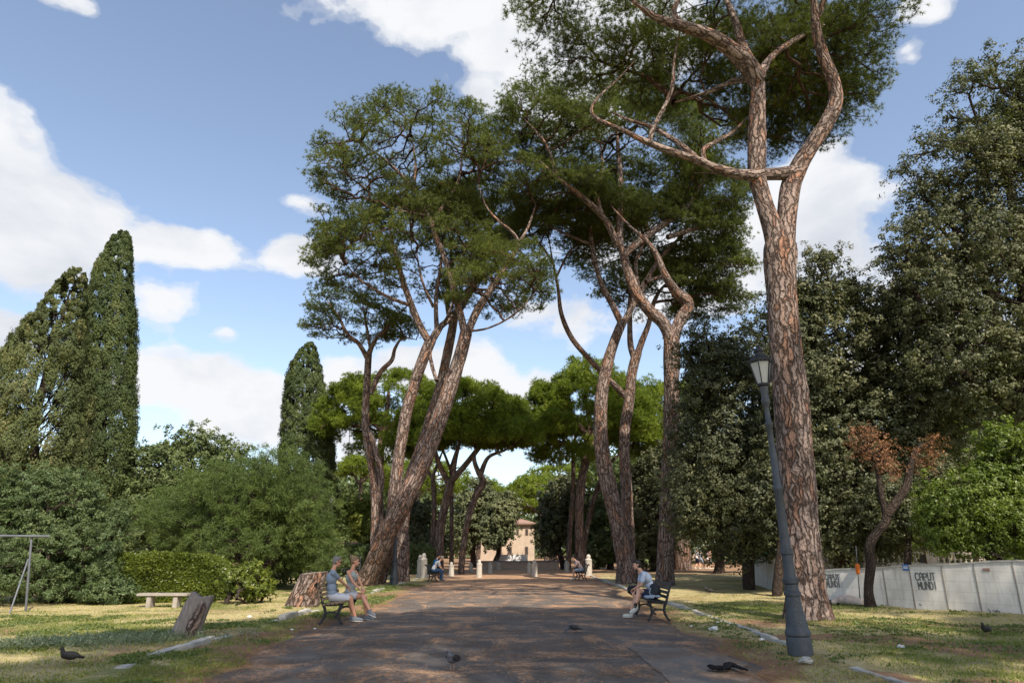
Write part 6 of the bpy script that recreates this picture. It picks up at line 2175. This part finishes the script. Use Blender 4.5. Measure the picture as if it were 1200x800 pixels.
# black cloth on the lighter patch
mb = MB()
pts = [(829, 781), (836, 782), (843, 783), (850, 781), (856, 779), (860, 780), (866, 783), (872, 784), (877, 786)]
P3 = [G(x, y, .075) for x, y in pts]
rad = [.022, .05, .06, .045, .065, .05, .03, .022, .012]
C3 = catmull([list(p_) for p_ in P3], 5); r3 = np.interp(np.arange(len(C3)), np.arange(9) * 5, rad)
for sgn in (0, 1):
    pp = [Vector((c[0] + .02 * math.sin(i * .9 + sgn), c[1] + .05 * sgn * math.sin(i * .31) + .02 * math.sin(i * 1.7), 0)) for i, c in enumerate(C3)]
    m2 = MB(); m2.tube(pp, [r_ * (1 + .35 * math.sin(i * 1.3 + 2 * sgn)) for i, r_ in enumerate(r3)], 10)
    mb.add([(v[0], v[1], .085 + v[2] * .42) for v in m2.v], m2.f)
o = mb.remesh('black_cloth', M['cloth_black'], .009, None, 1); tag(o, 'crumpled black cloth strip lying on the lighter asphalt patch', 'cloth')

# pieces of paper litter
for i, (x, y, s, lb) in enumerate([(837, 736, .15, 'largest crumpled white paper beside the right kerb'), (841, 729, .07, 'small white scrap just behind the large crumpled paper'),
                                    (893, 748.5, .07, 'white scrap lying against the right kerb below the lamp'), (1056, 757, .10, 'flat pale scrap on the right lawn'),
                                    (945, 773, .16, 'broken pale stone at the foot of the right lamp'),
                                    (292, 722, .09, 'white scrap on the left lawn right of the split stump'), (246, 747, .13, 'pale rounded stone at the foot of the split stump'),
                                    (342, 737, .05, 'tiny white scrap in the grass before the left bench'), (369, 736, .05, 'tiny white scrap at the left bench legs'),
                                    (810, 733, .05, 'tiny white scrap between right bench and large paper')]):
    q = G(x, y, .08)
    bm = bmesh.new(); bmesh.ops.create_icosphere(bm, subdivisions=3, radius=1)
    for v in bm.verts:
        d = 1 + .5 * mnoise.noise(v.co * 1.7 + Vector((i * 3, 0, 0))) + .3 * mnoise.noise(v.co * 4 + Vector((i, 5, 0)))
        v.co = Vector((v.co.x * s * .6 * d, v.co.y * s * .45 * d, v.co.z * s * .28 * d))
    me = bpy.data.meshes.new('litter'); bm.to_mesh(me); bm.free()
    st_ = 'stone' in lb
    o = link_mesh('stone' if st_ else 'paper_scrap', me, M['kerb' if st_ else 'paper']); o.location = q
    tag(o, lb, 'stone' if st_ else 'litter')
# ================================================================ GRASS, WEEDS AND NEEDLES
g = np.random.default_rng(17)
def scatter(n, x0, x1, y0, y1):
    # denser near the photographer, where blades show largest
    y = y0 + (y1 - y0) * g.random(n) ** 1.7
    return g.uniform(x0, x1, n), y
def zof(x, y): return ground_h(x, y)
parts = []
xs, ys = [], []
for (n, x0, x1, y0, y1) in [(150000, -15, -3.9, 8.5, 27), (150000, 3.6, 15, 8.0, 27)]:
    a_, b_ = scatter(n, x0, x1, y0, y1); xs.append(a_); ys.append(b_)
x = np.concatenate(xs); y = np.concatenate(ys)
ga_ = green_amt(x, y)
off = np.maximum(road_edge_l(y) - x, x - road_edge_r(y))
lit_ = litter_amt(x, y)
keep = (off > .05) & (np.abs(np.abs(x) - 5.1 + .0) > -1) & (g.random(len(x)) < (.25 + .75 * ga_) * (1 - .75 * lit_))
keep &= ~((np.abs(x - 4.87) < .17) | (np.abs(x + 5.42) < .17))
x, y, ga_ = x[keep], y[keep], ga_[keep]
P = np.stack([x, y, zof(x, y) - .005], 1)
hgt = (.026 + .07 * ga_ * g.random(len(x)) ** 1.5 + .03 * g.random(len(x)) ** 2)
D = unit(len(x), g) * .75 + np.array([0, 0, 1.0])
D /= np.linalg.norm(D, axis=1)[:, None]
rn = np.clip(.95 - ga_ * .75 + g.normal(size=len(x)) * .15, 0, 1)
n = len(P)
d_, a_ = frames(D, g)
V = np.empty((n, 3, 3), np.float32)
V[:, 0] = P - a_ * .0085; V[:, 1] = P + a_ * .0085; V[:, 2] = P + d_ * hgt[:, None]
o = mesh_np('grass', V.reshape(-1, 3), np.arange(n * 3).reshape(n, 3), M['grass'], None, {'rnd': np.repeat(rn, 3)})
tag(o, 'short patchy grass, part green and part dry, on both lawns', 'grass', kind='stuff')

# low leafy weeds on the verges
n0 = 5200
xw = np.concatenate([g.uniform(-6.4, -4.2, n0), g.uniform(-14, -5.6, n0), g.uniform(3.9, 12, n0 // 2)])
yw = np.concatenate([9 + 26 * g.random(n0) ** 1.5, 9 + 9 * g.random(n0), 9 + 14 * g.random(n0 // 2)])
w_ = fbm(xw, yw, .9, 3)
keep = (w_ > .55) & (np.maximum(road_edge_l(yw) - xw, xw - road_edge_r(yw)) > .1)
xw, yw = xw[keep], yw[keep]
k = 9
P = np.repeat(np.stack([xw, yw, zof(xw, yw)], 1), k, 0) + g.normal(size=(len(xw) * k, 3)) * [.05, .05, .008]
D = unit(len(P), g) * [1, 1, .3] + [0, 0, .55]
Vv, Ff, r2 = leaves(P.astype(np.float32), D, .055, .035, g.random(len(P)), g)
o = mesh_np('clover', Vv, Ff, M['weed'], None, {'rnd': r2}); tag(o, 'fresh green low weeds and clover along the kerbs', 'weeds', kind='stuff')
# grey-green weed patch on the left lawn
n0 = 900
c0 = G(100, 757)
xw = c0.x + g.normal(size=n0) * .95; yw = c0.y + g.normal(size=n0) * .38 + (xw - c0.x) * .45
P = np.repeat(np.stack([xw, yw, zof(xw, yw)], 1), 12, 0) + g.normal(size=(n0 * 12, 3)) * [.05, .05, .05]
P[:, 2] = np.abs(P[:, 2]) + .01
Vv, Ff, r2 = leaves(P.astype(np.float32), unit(len(P), g) + [0, 0, .7], .075, .018, g.random(len(P)), g)
o = mesh_np('grey_weeds', Vv, Ff, M['weedgrey'], None, {'rnd': r2}); tag(o, 'low grey-green weed patch on the left lawn', 'weeds', kind='stuff')

# fallen pine needles on the road and its edges
n0 = 150000
x = g.uniform(-5.2, 4.8, n0); y = 8 + 20 * g.random(n0) ** 1.5
dr = fbm(x * .8, y * 1.2, 1.0, 5); ed = np.minimum(np.abs(x - road_edge_l(y)), np.abs(x - road_edge_r(y)))
keep = g.random(n0) < sstep(.46, .66, dr) * .5 + .5 * sstep(.9, .0, ed) + .02
x, y = x[keep], y[keep]
onroad = (x > road_edge_l(y)) & (x < road_edge_r(y))
edge = np.minimum(x - road_edge_l(y), road_edge_r(y) - x)
z = np.where(onroad, .012 + .035 * sstep(0, 2.5, edge) + (fbm(x, y, .6, 3) - .5) * .02 + .014, ground_h(x, y) + .012)
P = np.stack([x, y, z], 1)
an = g.uniform(0, 2 * PI, len(x)); D = np.stack([np.cos(an), np.sin(an), g.normal(size=len(x)) * .05], 1)
side = np.stack([-D[:, 1], D[:, 0], np.zeros(len(x))], 1)
L = g.uniform(.05, .13, len(x))[:, None]
V = np.empty((len(x), 3, 3), np.float32)
V[:, 0] = P - side * .004; V[:, 1] = P + side * .004; V[:, 2] = P + D * L
o = mesh_np('pine_litter', V.reshape(-1, 3), np.arange(len(x) * 3).reshape(-1, 3), M['litter'], None, {'rnd': np.repeat(g.random(len(x)), 3)})
tag(o, 'brown fallen pine needles drifted over the road and verges', 'pine needles', kind='stuff')
